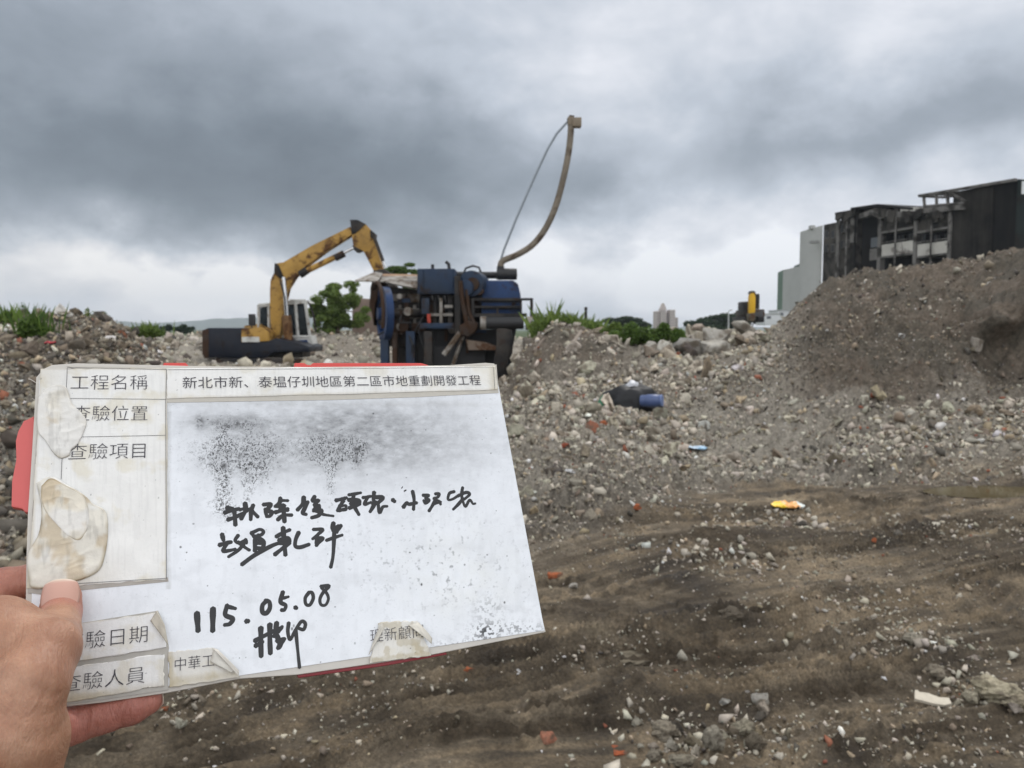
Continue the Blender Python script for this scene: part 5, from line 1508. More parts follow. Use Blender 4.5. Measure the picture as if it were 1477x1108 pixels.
def white_surface(x, y, P):
    n = fbm(x / 60, y / 60, 4, 5)
    C = WB[None] * (0.93 + 0.12 * n[:, None])
    C = C * (1 - 0.05 * sstep(.5, .8, fbm(x / 9, y / 25, 3, 8)))[:, None]
    C = C * (1 - .10 * np.abs(fbm(x / 2.2, y / 1.3, 3, 18) - .5) - .07 * sstep(.55, .8, fbm(x / 40, y / 22, 4, 28)))[:, None]
    # rubbed out old marker: grey veil and black specks
    veil = .55 * g2(x, y, 330, 610, 70, 14) + .45 * g2(x, y, 510, 612, 70, 22) + .40 * g2(x, y, 480, 655, 160, 38) + .38 * g2(x, y, 350, 665, 60, 40) + .28 * g2(x, y, 620, 620, 120, 45) + .30 * g2(x, y, 430, 600, 200, 30) + .22 * g2(x, y, 560, 650, 170, 50) + .12 * g2(x, y, 500, 640, 260, 80)
    C = C * (1 - np.clip(veil, 0, .9) * (.30 + .9 * fbm(x / 14, y / 7, 5, 13, .65)) * .74)[:, None]
    sp1 = (1.0 * g2(x, y, 322, 680, 10, 62) + .8 * g2(x, y, 358, 670, 9, 45) + .6 * g2(x, y, 378, 670, 22, 30) + .55 * g2(x, y, 320, 660, 40, 26) + .75 * g2(x, y, 477, 670, 9, 20) + .6 * g2(x, y, 470, 655, 28, 12)
           + .9 * g2(x, y, 514, 655, 9, 16) + .45 * g2(x, y, 490, 648, 50, 22) + .35 * g2(x, y, 325, 730, 30, 20) + .35 * g2(x, y, 477, 705, 7, 40) + .3 * g2(x, y, 400, 640, 120, 22) + .5 * g2(x, y, 345, 612, 36, 8))
    grain = sstep(.40, .76, .6 * vn(x * 1.05, y * 1.05, 21) + .4 * vn(x * .5, y * .36, 22))
    s = grain * sstep(.06, .85, sp1 * 1.1 + (fbm(x / 6, y / 4, 4, 4, .6) - .5) * .85) * (.45 + .7 * fbm(x / 9, y / 14, 3, 24))
    s = np.clip(s * 1.25, 0, 1)
    s = np.maximum(s, .95 * g2(x, y, 288, 609, 6, 9) * (.35 + .65 * spk(x, y, .35, 5, .35, .5)) + .8 * g2(x, y, 342, 611, 5, 4) * spk(x, y, .4, 6, .4, .55))
    s = np.maximum(s, .9 * g2(x, y, 323, 672, 5, 5) + .9 * g2(x, y, 515, 648, 6, 3) + .7 * g2(x, y, 514, 660, 3, 8))
    low = .7 * spk(x, y, .24, 31, .56, .92) * sstep(.42, .62, fbm(x / 11, y / 9, 3, 32)) * (.62 * g2(x, y, 660, 830, 95, 60) + .35 * g2(x, y, 560, 800, 160, 60))
    dirt = spk(x, y, .28, 33, .52, .66) * (.95 * g2(x, y, 700, 912, 22, 12) + .6 * g2(x, y, 750, 906, 40, 9) + .5 * g2(x, y, 690, 930, 70, 7) + .5 * g2(x, y, 705, 880, 20, 16))
    dts = dots(x, y, 130, 37, (245, 590, 780, 990))
    s = np.clip(np.maximum(np.maximum(s, low), np.maximum(dirt, dts)), 0, 1)
    C = C * (1 - .93 * s)[:, None]
    grime = .35 * g2(x, y, 480, 583, 400, 5) * fbm(x / 12, y / 5, 3, 3) + .5 * sstep(6, 0, np.abs(x - 243)) * (y < 850) * fbm(x / 4, y / 14, 3, 17)
    C = C * (1 - grime[:, None] * np.array([.6, .62, .68]))
    # warm clouding towards the lower right
    C = C * (1 - (.10 * g2(x, y, 670, 830, 90, 70) * fbm(x / 20, y / 20, 3, 2))[:, None] * np.array([.5, .6, 1.1]))
    return C


PW = np.array(srgb(226, 225, 221))


def paper(edge=None, stain=.0, tint=(1, 1, 1)):
    def f(x, y, P):
        n = fbm(x / 26, y / 26, 4, 7)
        C = PW[None] * np.array(tint) * (.93 + .13 * n[:, None])
        st = sstep(.5, .75, fbm(x / 30 + 3, y / 24, 4, 44)) * (.30 + stain)
        C = C * (1 - st[:, None] * np.array([.16, .22, .38]))
        bx = (x.min(), y.min(), x.max(), y.max())
        C = C * (1 - .75 * dots(x, y, int((bx[2] - bx[0]) * (bx[3] - bx[1]) / 1500) + 4, int(bx[0]) + 5, bx, .4, 1.3))[:, None]
        C = C * (1 - .05 * sstep(.55, .7, fbm(x / 3, y / 40, 3, 9)))[:, None]
        if edge is not None:
            e = edge(x, y); C = C * (1 - np.clip(e, 0, 1)[:, None] * np.array([.34, .40, .52]))
        return C
    return f


SURF = attr_mat('board_gloss', .32, .03, 90, .02, .5)
PAPER = attr_mat('laminated_paper', .38, .10, 160, .03, .5)
PANEL = plain('board_core', (0.55, 0.52, 0.47), .6, 0, .15, 40)
CLEAR = attr_mat('old_tape', .35, .12, 120, .10, .5)
RED = plain('red_plastic', (0.55, 0.055, 0.045), .35, 0, .08, 30)
RED2 = plain('pinkish_red_plastic', (0.60, 0.11, 0.10), .4, 0, .08, 30)
INK = plain('print_ink', (0.045, 0.042, 0.055), .6, 0, .1)
LINE = plain('line_ink', (0.10, 0.095, 0.10), .6, 0, .1)
MARK = plain('marker_ink', (0.006, 0.006, 0.007), .28, 0, .2, 300)

PANEL_PX = [(75, 526), (62, 532), (52, 544), (49, 600), (46, 650), (40, 740), (38, 800), (37, 860), (35, 1000), (38, 1024), (92, 1019.5), (150, 1013), (240, 999.5), (345, 979), (430, 973), (540, 957), (625, 944),
            (787.5, 911.5), (780, 880), (757, 770), (735, 655), (722, 590), (718, 562), (713.5, 524), (700, 523), (640, 527), (450, 529), (300, 528), (150, 524.5), (110, 523.5)]
poly_part('panel', PANEL_PX, -.0042, -.0004, PANEL, bevel=.0004)
sheet('writing_surface', [(57, 548), (714, 530), (785.5, 909.5), (40, 1020)], -.0004, 1150, 860, white_surface, SURF, .0004, .0)
elab = lambda x, y: .9 * sstep(5, 0, np.abs(y - 530)) + .8 * sstep(10, 1, np.abs(x - np.interp(y, [540, 850], [52, 40]))) + .55 * sstep(5, 0, np.abs(x - 241)) + .7 * g2(x, y, 60, 545, 26, 30) * .6 + .7 * g2(x, y, 80, 830, 70, 26)
sheet('printed_label', [(58, 533), (240.5, 532), (241, 836), (40, 850)], .0002, 200, 260, paper(elab, .25), PAPER, .0003, .0012, 3)
poly_part('tape_edge', [(96, 528), (240, 531), (480, 530), (716, 526), (719, 567), (600, 573), (480, 577), (240, 581), (236, 578)], -.0001, .0003, plain('yellowed_tape', (.50, .47, .41), .4, 0, .2, 60))
sheet('printed_label', [(240.6, 532.6), (714, 529), (717.5, 563), (240.6, 576)], .0004, 300, 40,
      paper(lambda x, y: .5 * sstep(10, 0, np.abs(x - 712)) + .3 * sstep(3, 0, np.abs(y - 574 + (x - 240) * .026)), .1), PAPER, .0003, .0008, 5)
poly_part('tape_edge', [(42, 838), (60, 850), (242, 833), (243, 839), (150, 848), (60, 858), (40, 855)], -.0001, .0003, plain('grey_tape_edge', (.36, .33, .29), .4, 0, .3, 60))
poly_part('tape_edge', [(84, 904), (228, 881), (237, 900), (244, 935), (242, 945), (243, 995), (96, 1017), (60, 1012)], -.0001, .0003, plain('grey_tape_edge', (.40, .38, .34), .4, 0, .3, 60))
sheet('printed_label', [(60, 907), (227, 884), (240, 934), (60, 962)], .0005, 150, 50, paper(lambda x, y: .6 * sstep(4, 0, np.abs(y - 898 + (x - 116) * .14)) + .35 * g2(x, y, 100, 960, 60, 20), .15, (1, 1, 1.02)), PAPER, .0003, .001, 7)
sheet('printed_label', [(60, 968), (237, 943), (236, 989), (92, 1014)], .0005, 150, 50, paper(lambda x, y: .5 * sstep(12, 0, np.abs(y - 1012 + (x - 92) * .16)) + .4 * g2(x, y, 110, 1000, 50, 22), .2, (1, 1, 1.01)), PAPER, .0003, .001, 9)
sheet('printed_label', [(243, 941), (308, 934), (345, 977), (244, 992)], .0005, 90, 50, paper(lambda x, y: .5 * sstep(8, 0, np.abs(x - 245)) + .5 * sstep(12, 0, np.abs(y - 985 + (x - 243) * .13)) + .3, .35), PAPER, .0003, .001, 11)
# sticker at the bottom with turned corners
sheet('printed_label', [(546, 898), (602, 896), (621, 946), (532, 957)], .0006, 80, 60, paper(lambda x, y: .55 * sstep(.45, .7, fbm(x / 9, y / 9, 3, 3)) + .3 + .5 * sstep(6, 0, np.abs(y - 953 + (x - 532) * .13)), .3), PAPER, .0004, .0012, 13)

def fold(name, pts, z, lift, col, seed):
    """turned-up paper corner: a small bent facet"""
    P = [bp(x, y) for x, y in pts]
    n = 10
    a, b, c, d = P
    u, v2 = np.meshgrid(np.linspace(0, 1, n), np.linspace(0, 1, n))
    G = ((1 - u) * (1 - v2))[..., None] * a + (u * (1 - v2))[..., None] * b + (u * v2)[..., None] * c + ((1 - u) * v2)[..., None] * d
    G[..., 2] = z + lift * np.sin(v2 * math.pi * .62) + .0003
    ix = np.arange(n * n).reshape(n, n)
    Fc = np.stack([ix[1:, :-1], ix[1:, 1:], ix[:-1, 1:], ix[:-1, :-1]], -1).reshape(-1, 4)
    C = np.array(col)[None] * (.75 + .5 * fbm(u.ravel() * 4 + seed, v2.ravel() * 4, 3, seed)[:, None])
    o = board_part(name, G.reshape(-1, 3), Fc, CLEAR, True, {'Col': ('POINT', 'FLOAT_COLOR', C)})
    md = o.modifiers.new('thickness', 'SOLIDIFY'); md.thickness = .0002
    return o
CREAM = (.50, .46, .38)
fold('turned_corner', [(217, 896), (226, 881), (238, 903), (243, 932)], .0012, .003, CREAM, 1)
fold('turned_corner', [(306, 935), (314, 937), (344, 968), (344, 977)], .0012, .003, (.55, .52, .46), 2)
fold('turned_corner', [(303, 955), (308, 936), (343, 968), (335, 972)], .0009, .002, (.58, .56, .5), 3)
fold('turned_corner', [(531, 945), (540, 918), (549, 899), (552, 908)], .0012, .003, (.55, .52, .45), 4)
fold('turned_corner', [(588, 902), (603, 898), (621, 922), (620, 930)], .0012, .003, (.55, .52, .45), 5)


def tape_patch(name, px, z, seed, lift=.00035, core=(.60, .565, .49)):
    """yellowed lump of old tape: an irregular blister with a dirty rim"""
    P = np.array([bp(x, y) for x, y in px]); c = P.mean(0)
    Q = np.array(catmull(list(P) + [P[0]], 8))[:-1]
    n = len(Q); nr_ = 60
    rr = np.linspace(0, 1, nr_)
    V = c[None, None] + (Q - c)[None] * rr[:, None, None]
    x, y = V[..., 0], V[..., 1]
    rim_ = sstep(.90, .99, rr)[:, None] * np.ones(n)
    hgt = lift * (1 - rr[:, None] ** 6) * (.5 + fbm(x * 90 + seed, y * 90, 4, seed)) + lift * .9 * (1 - np.abs(2 * fbm(x * 60 + y * 50 + seed, y * 130 - x * 40, 3, seed + 2) - 1)) ** 3 * (rr[:, None] < .99)
    V[..., 2] = z + np.where(rr[:, None] < 1, hgt, -.0003)
    C = np.array(core)[None, None] * (.86 + .42 * fbm(x * 110 + 7, y * 110, 4, seed + 4)[..., None])
    C = C * (1 - (.50 * rim_ * fbm(x * 200, y * 200, 2, seed + 8) * 1.3)[..., None] * np.array([.8, .9, 1.1]))
    wht = sstep(.46, .66, fbm(x * 45 + seed * 3, y * 60, 4, seed + 12))
    C = C * (1 - wht[..., None] * .75) + np.array((.74, .73, .70)) * (wht[..., None] * .75)
    fib = 1 - .16 * sstep(.55, .75, fbm(x * 420, y * 90 + x * 60, 3, seed + 15))
    C = C * fib[..., None]
    st = sstep(.56, .68, fbm(x * 70 + 2, y * 60, 4, seed + 6))
    C = C * (1 - .35 * st[..., None] * np.array([.5, .75, 1.1]))
    ix = np.arange(nr_ * n).reshape(nr_, n); k2 = np.roll(np.arange(n), -1)
    Fc = np.stack([ix[:-1], ix[1:], ix[1:][:, k2], ix[:-1][:, k2]], -1).reshape(-1, 4)
    o = board_part(name, V.reshape(-1, 3), Fc[n:], CLEAR, True, {'Col': ('POINT', 'FLOAT_COLOR', np.clip(C.reshape(-1, 3), 0, 1))})
    # closing fan at the centre
    bm = bmesh.new(); bm.from_mesh(o.data); bm.verts.ensure_lookup_table()
    bm.faces.new([bm.verts[n + i] for i in range(n)]); bmesh.ops.delete(bm, geom=[v for v in bm.verts if not v.link_faces], context='VERTS')
    bmesh.ops.recalc_face_normals(bm, faces=bm.faces); bm.to_mesh(o.data); bm.free()
    for p in o.data.polygons: p.use_smooth = True
    return o


tape_patch('old_tape', [(56, 574), (66, 562), (82, 556), (96, 560), (104, 582), (118, 597), (125, 608), (121, 624), (113, 640), (103, 650), (100, 658), (88, 662), (78, 655), (66, 637), (56, 624), (54, 600)], .0012, 3)
tape_patch('old_tape', [(53, 697), (74, 688), (97, 700), (122, 715), (134, 727), (152, 738), (156, 765), (152, 800), (140, 826), (100, 842), (52, 850), (42, 838), (41, 800), (56, 770), (60, 735)], .0012, 5, .0005, (.62, .59, .515))
tape_patch('old_tape', [(60, 702), (74, 691), (93, 700), (118, 714), (128, 735), (128, 760), (116, 780), (100, 775), (80, 755), (66, 738), (60, 720)], .0019, 8, .0004, (.63, .585, .49))

# red plastic backing that sticks out around the board
poly_part('red_clip', [(47, 596), (38, 601), (32, 603), (24, 618), (20.5, 632), (21, 660), (15, 690), (14, 728), (30, 731), (34, 736), (44, 736), (52, 700), (56, 640)], -.010, -.0045, RED2, bevel=.0008)
poly_part('red_clip', [(212, 526), (234, 524), (236, 519), (268, 519), (276, 528), (270, 536), (215, 536)], -.010, -.0045, RED, bevel=.0006)
poly_part('red_clip', [(424, 530), (426, 519.5), (440, 519.5), (445, 522.5), (449, 522.5), (453, 519.5), (610, 520), (620, 523), (628, 531), (620, 540), (430, 540)], -.010, -.0045, RED, bevel=.0006)
poly_part('red_clip', [(428, 965), (640, 930), (648, 943), (560, 959), (432, 977)], -.009, -.0045, plain('dull_red_plastic', (.32, .035, .045), .4), bevel=.0006)
# loose threads at the frayed left corner
m = MB()
for pts in (((53, 553), (47, 549), (43, 547), (41, 547)), ((50, 577), (47, 575), (46, 576))):
    P = [BM @ Vector(bp(x, y, -.002)) for x, y in pts]
    m.tube(P, .00022, 6)
th = m.build('thread', plain('pale_thread', (.55, .52, .47), .8)); th.data.transform(BM.inverted()); th.parent = board


def rule(lines, z, wd=.00028):
    V, Fc = [], []
    for a, b in lines:
        A, B = bp(*a), bp(*b); d = (B - A); d /= np.linalg.norm(d); n = np.array((-d[1], d[0], 0)) * wd / 2
        k = len(V)
        for p in (A - n, B - n, B + n, A + n): V.append((p[0], p[1], z))
        Fc.append((k, k + 1, k + 2, k + 3))
    return board_part('ruled_line', V, Fc, LINE, False)


rule([((97.5, 530.8), (240, 533.8)), ((97.3, 531.5), (95.5, 567)), ((240.2, 534), (239.2, 577)), ((98, 575.3), (239, 576.8)), ((114, 631), (238.5, 628.5)), ((89.8, 660), (88.5, 692)), ((239, 577.6), (240, 835))], .00085)
rule([((240.8, 534.2), (480, 532.6)), ((480.2, 532.6), (711, 530)), ((711.2, 530.5), (713, 562))], .0011)
rule([((46, 846), (240, 834.5))], .00086, .0003)


def text(s, a, b, hpx, z, thin=-.012, parent=board, mat=INK, name='printed_writing'):
    """string fitted between two baseline points of the photograph"""
    cu = bpy.data.curves.new(name, 'FONT'); cu.body = s; cu.offset = thin; cu.resolution_u = 3
    t_ = bpy.data.objects.new(name, cu); COL.objects.link(t_)
    me = bpy.data.meshes.new_from_object(t_.evaluated_get(bpy.context.evaluated_depsgraph_get()))
    bpy.data.objects.remove(t_); bpy.data.curves.remove(cu)
    co = np.array([v.co[:] for v in me.vertices]); lo, hi = co.min(0), co.max(0)
    A, B = bp(*a), bp(*b)
    up = bp(a[0], a[1] - hpx) - A; h = np.linalg.norm(up)
    d = B - A; perp = np.array((-d[1], d[0], 0)) / np.linalg.norm(d)
    q = (co - lo) / np.maximum(hi - lo, 1e-9)
    P = A + q[:, :1] * d + q[:, 1:2] * perp * h
    P[:, 2] = z
    me.vertices.foreach_set('co', P.astype(np.float32).ravel()); me.update()
    me.materials.clear(); me.materials.append(mat)
    me.name = name
    return obj(name, me, None, parent)


text('工程名稱', (102, 563), (213, 562.5), 21.5, .00088)
text('查驗位置', (104, 607.8), (212.5, 607.2), 22, .00088)
text('查驗項目', (97.5, 664), (209.5, 661.2), 23, .00088)
text('新北市新、泰塭仔圳地區第二區市地重劃開發工程', (263.5, 561.5), (693.5, 556.5), 17, .0012, -.004)
text('查驗日期', (91, 940), (212.8, 926), 25, .00125)
text('查驗人員', (88, 999.5), (208.5, 985), 25, .00125)
text('中華工', (252, 968.5), (309, 961.5), 19, .00125)
text('理新顧問', (534, 927.5), (611, 919), 19, .00145)

# handwriting: brush-pen strokes traced point by point
def zz(ox, oy, s): return lambda *p: [(ox + x / s, oy + y / s) for x, y in p]
za, zb_, zcx = zz(300, 690, 7.385), zz(500, 680, 7.385), zz(260, 830, 6.154)
STK = [
    # 排
    (za((180, 365), (250, 345), (330, 325)), 40), (za((205, 315), (270, 340), (285, 400), (292, 495)), 44), (za((215, 440), (290, 415), (370, 375)), 40),
    (za((395, 270), (400, 340), (355, 430)), 44), (za((340, 335), (400, 320)), 34), (za((480, 290), (460, 350), (455, 440)), 42), (za((440, 330), (490, 370), (530, 410)), 38), (za((345, 390), (420, 350)), 30),
    # 除
    (za((595, 280), (670, 278), (630, 340), (680, 360), (660, 400), (630, 405)), 42), (za((610, 330), (625, 410)), 36),
    (za((770, 215), (760, 265), (715, 300)), 42), (za((770, 235), (850, 238)), 32), (za((735, 300), (820, 292)), 36), (za((720, 362), (850, 325)), 40), (za((800, 290), (815, 460)), 46), (za((745, 440), (800, 395), (890, 392)), 38), (za((770, 330), (850, 340)), 40),
    # 後
    (za((1020, 205), (1010, 270), (955, 335)), 44), (za((1060, 255), (1030, 320), (1010, 370), (1045, 385)), 42), (za((1135, 195), (1115, 240), (1180, 235), (1130, 285), (1185, 290)), 38),
    (za((1185, 310), (1120, 345), (1210, 340), (1180, 395), (1105, 420)), 40), (za((1150, 350), (1230, 385), (1335, 402)), 30), (za((1150, 300), (1160, 350)), 50),
    # 磚
    (za((1365, 235), (1460, 215)), 40), (za((1440, 240), (1380, 345)), 40), (za((1400, 340), (1470, 330)), 40), (zb_((-35, 290), (0, 280)), 36), (za((1400, 290), (1405, 345)), 30), (za((1410, 300), (1468, 290), (1466, 335)), 28),
    (zb_((25, 250), (90, 240), (150, 228)), 36), (zb_((75, 250), (65, 330), (95, 400), (130, 460)), 42), (zb_((25, 305), (130, 310), (135, 350)), 44), (zb_((30, 390), (90, 370), (140, 345)), 40), (zb_((50, 345), (110, 350)), 50),
    # 塊
    (zb_((175, 280), (260, 265)), 34), (zb_((225, 275), (190, 350), (260, 330)), 36), (zb_((292, 225), (285, 300), (310, 340)), 40), (zb_((310, 275), (385, 280), (340, 330), (280, 350)), 44), (zb_((310, 330), (250, 430)), 42), (zb_((335, 345), (350, 440), (385, 380), (430, 372)), 36),
    (zb_((492, 305), (510, 320)), 44),
    # 小
    (zb_((703, 215), (718, 300), (712, 405)), 38), (zb_((605, 380), (640, 335), (665, 350), (745, 335)), 40), (zb_((585, 180), (597, 163)), 10), (zb_((615, 210), (632, 200)), 16),
    # 混-like
    (zb_((815, 255), (875, 255), (840, 290), (880, 305), (840, 340), (820, 310)), 34), (zb_((845, 270), (850, 325)), 40),
    (zb_((945, 240), (985, 240), (970, 275), (925, 290), (990, 320), (1000, 350)), 32), (zb_((950, 300), (910, 370), (878, 420)), 38), (zb_((940, 345), (1005, 325)), 28),
    # 泥土-like
    (zb_((1145, 215), (1095, 235), (1080, 300), (1130, 295), (1200, 250)), 32), (zb_((1235, 175), (1225, 240), (1230, 320)), 36), (zb_((1180, 265), (1270, 225), (1310, 245), (1250, 300)), 36), (zb_((1240, 290), (1190, 350), (1135, 405)), 36), (zb_((1235, 310), (1265, 375), (1310, 305), (1345, 345), (1370, 342)), 30),
    # 放
    (za((150, 600), (165, 660)), 42), (za((125, 710), (190, 690), (245, 680)), 40), (za((215, 680), (160, 770), (225, 770), (290, 755)), 36), (za((320, 610), (290, 660), (330, 690), (400, 665), (330, 760), (220, 835)), 34), (za((320, 680), (400, 740), (440, 765)), 32), (za((400, 655), (410, 690)), 36),
    # 置
    (za((465, 580), (490, 620)), 38), (za((480, 575), (550, 545), (590, 565), (570, 600), (490, 620)), 34), (za((540, 610), (505, 650), (500, 740), (500, 770)), 44), (za((540, 640), (590, 680), (580, 740), (520, 745)), 44), (za((520, 690), (570, 690)), 40), (za((365, 915), (480, 830), (600, 760), (700, 710), (790, 680)), 42),
    # 軋
    (za((730, 620), (800, 580), (870, 550)), 38), (za((800, 530), (810, 650), (825, 815)), 44), (za((760, 660), (850, 640), (860, 690), (760, 690)), 44), (za((715, 810), (790, 750), (870, 690)), 40), (za((790, 600), (840, 660)), 40),
    (za((965, 580), (935, 650), (930, 720), (980, 735), (1075, 705)), 40),
    # 碎
    (za((1125, 545), (1220, 545), (1180, 590), (1115, 645)), 36), (za((1150, 640), (1225, 640), (1170, 690), (1155, 715)), 40), (za((1165, 620), (1150, 690)), 36),
    (za((1335, 480), (1330, 540), (1390, 510)), 44), (za((1415, 505), (1370, 560), (1330, 555)), 38), (za((1265, 660), (1350, 630), (1430, 605)), 36), (za((1345, 560), (1340, 700), (1330, 840), (1308, 945)), 38), (za((1340, 520), (1370, 570)), 50),
    # 115.05.08
    (zcx((148, 340), (158, 490)), 50), (zcx((290, 300), (288, 490)), 50), (zcx((415, 270), (400, 350), (465, 385), (440, 430), (395, 440)), 42), (zcx((415, 275), (490, 295)), 36),
    (zcx((588, 407), (602, 407)), 44), (zcx((770, 225), (730, 265), (730, 325), (765, 335), (795, 290), (790, 235), (755, 222)), 42), (zcx((910, 150), (890, 235), (935, 265), (925, 305), (900, 308)), 38), (zcx((905, 205), (960, 190)), 30), (zcx((1022, 285), (1032, 292)), 42),
    (zcx((1140, 155), (1110, 200), (1115, 255), (1150, 262), (1180, 205), (1170, 155), (1140, 150)), 34), (zcx((1250, 98), (1320, 95), (1270, 150), (1240, 210), (1250, 260), (1290, 262), (1315, 210), (1300, 160), (1255, 110)), 32),
    # signature
    (zcx((665, 580), (740, 540), (820, 500), (900, 465)), 40), (zcx((715, 470), (715, 560), (718, 715)), 46), (zcx((670, 625), (730, 590)), 40), (zcx((795, 440), (795, 560), (800, 690)), 46), (zcx((855, 425), (850, 480), (870, 500)), 44), (zcx((830, 540), (880, 490), (905, 455)), 34), (zcx((860, 540), (880, 600), (870, 645)), 44), (zcx((860, 580), (925, 565)), 40), (zcx((910, 580), (880, 640)), 40),
    (zcx((962, 425), (955, 500), (975, 570), (1020, 490), (1075, 410), (1110, 430), (1095, 480), (1050, 470)), 34), (zcx((1025, 490), (1040, 640), (1058, 815)), 32),
]
def strokes():
    V, Fc = [], []
    k = 8
    for pts, wpx in STK:
        C = catmull([bp(x, y) for x, y in pts], 6)
        C = np.array(C)
        n = len(C)
        sc = 7.385 if True else 1
        r0 = wpx / 6.9 * .45 / F * .5 * 1.2
        T = np.gradient(C, axis=0); T /= np.linalg.norm(T, axis=1, keepdims=True) + 1e-12
        Nn = np.stack([-T[:, 1], T[:, 0], T[:, 2] * 0], -1)
        # rounded start and end
        t = np.linspace(0, 1, n)
        rad = r0 * (1 - .16 * t + .08 * np.sin(7 * t + wpx))
        prof = []
        for cap in (0.0, .5, .87): prof.append((C[0] - T[0] * r0 * (1 - cap) , Nn[0], rad[0] * max(.02, math.sqrt(max(0, 1 - (1 - cap) ** 2)))))
        for i in range(n): prof.append((C[i], Nn[i], rad[i]))
        for cap in (.87, .5, 0.0): prof.append((C[-1] + T[-1] * rad[-1] * (1 - cap), Nn[-1], rad[-1] * max(.02, math.sqrt(max(0, 1 - (1 - cap) ** 2)))))
        b = len(V)
        for (p, nn, r_) in prof:
            for j in range(k):
                a = math.pi * j / (k - 1)
                V.append((p[0] + nn[0] * r_ * math.cos(a), p[1] + nn[1] * r_ * math.cos(a), .00005 + .00016 * math.sin(a) * min(1, r_ / r0)))
        for i in range(len(prof) - 1):
            for j in range(k - 1):
                Fc.append((b + i * k + j, b + i * k + j + 1, b + (i + 1) * k + j + 1, b + (i + 1) * k + j))
    return V, Fc


V, Fc = strokes()
board_part('handwriting', V, Fc, MARK)

# ------------------------------------------------------------------ the hand
def lp_(px, py, dn):
    """point seen at px,py lying dn metres in front (+) or behind (-) of the board face"""
    return Vector(bp(px, py, dn))        # board coordinates


def CB(px, py, depth):                   # camera-depth point in board coordinates
    return BM.inverted() @ camp(px, py, depth)


def smin(a, b, k):
    h = np.clip(.5 + .5 * (b - a) / k, 0, 1)
    return b * (1 - h) + a * h - k * h * (1 - h)


def chain(P, pts, k=.004):
    d = None
    for (a, ra), (b, rb) in zip(pts, pts[1:]):
        a, b = np.array(a), np.array(b); ba = b - a
        h = np.clip(((P - a) @ ba) / (ba @ ba), 0, 1)
        q = np.linalg.norm(P - a - h[..., None] * ba, axis=-1) - (ra + h * (rb - ra))
        d = q if d is None else smin(d, q, k)
    return d


thumb = [(lp_(89, 863, .0104), .0100), (lp_(87, 886, .0118), .0104), (CB(81, 916, .395), .0114), (CB(71, 934, .371), .0134), (CB(44, 985, .356), .0165), (CB(5, 1065, .345), .021)]
wrist = [(CB(-4, 1000, .372), .022), (CB(8, 1075, .352), .0225), (CB(-22, 1170, .345), .026), (CB(-60, 1320, .345), .028), (CB(-95, 1480, .35), .031)]
web = [(CB(58, 945, .372), .0155), (CB(-6, 930, .378), .0215), (CB(-70, 980, .40), .022), (CB(-60, 1080, .39), .024), (CB(8, 1070, .36), .022)]
index = [(CB(-62, 930, .40), .0115), (CB(-30, 872, .425), .0105), (lp_(5, 846, -.0150), .0102), (lp_(48, 838, -.0150), .0095), (lp_(105, 836, -.0140), .0080)]
middle = [(CB(-66, 985, .405), .0115), (lp_(-34, 930, -.024), .0108), (lp_(20, 905, -.0158), .0102), (lp_(85, 895, -.0150), .0095), (lp_(140, 893, -.0140), .0082)]
ring_f = [(CB(-58, 1040, .40), .0112), (lp_(-10, 1000, -.026), .0105), (lp_(50, 975, -.0158), .0100), (lp_(115, 955, -.0150), .0092), (lp_(165, 945, -.0140), .0080)]
little = [(CB(-20, 1090, .385), .012), (CB(42, 1068, .398), .0108), (lp_(105, 1046, -.0105), .0099), (lp_(152, 1032, -.0100), .0091), (lp_(190, 1021, -.0095), .0088), (lp_(214, 1012, -.0092), .0074)]
allp = np.array([np.array(p) for ch in (thumb, web, index, middle, ring_f, little, wrist) for p, _ in ch])
lo = allp.min(0) - .036; hi = allp.max(0) + .036
H_ = .00125
dims = np.ceil((hi - lo) / H_).astype(int)
ax_ = [lo[i] + H_ * np.arange(dims[i]) for i in range(3)]
GP = np.stack(np.meshgrid(*ax_, indexing='ij'), -1).astype(np.float32)
D = smin(chain(GP, wrist, .010), chain(GP, web, .008), .012)
D = smin(D, chain(GP, thumb, .0024), .006)
for f_ in (index, middle, ring_f): D = smin(D, chain(GP, f_, .003), .0045)
D = smin(D, chain(GP, little, .003), .004)
# creases: over the thumb joint and across the little finger
def crease(D, p, n, w_, dep, rad):
    p, n = np.array(p), np.array(n) / np.linalg.norm(n)
    q = (GP - p) @ n
    return D + dep * np.exp(-(q / w_) ** 2) * np.exp(-(np.linalg.norm(GP - p, axis=-1) / rad) ** 2)
dl = lambda ch, i, j: np.array(ch[j][0]) - np.array(ch[i][0])
D = crease(D, little[3][0], dl(little, 2, 4), .0009, .0008, .013)
D = crease(D, little[2][0], dl(little, 1, 3), .0010, .0008, .014)
D = crease(D, np.array(thumb[1][0]) + .004, dl(thumb, 0, 2), .0008, .0006, .012)


wp = np.array(CB(72, 1025, .335)); wd_ = np.array(CB(96, 1010, .35)) - np.array(CB(60, 1060, .35)); wd_ = wd_ / np.linalg.norm(wd_)
qq = (GP - wp) @ wd_ + .004 * np.sin((GP - wp) @ np.array((150., 60., 90.)))
D = D + .00042 * np.sin(qq * 2 * math.pi / .0068) * np.exp(-(np.linalg.norm(GP - wp, axis=-1) / .020) ** 2)


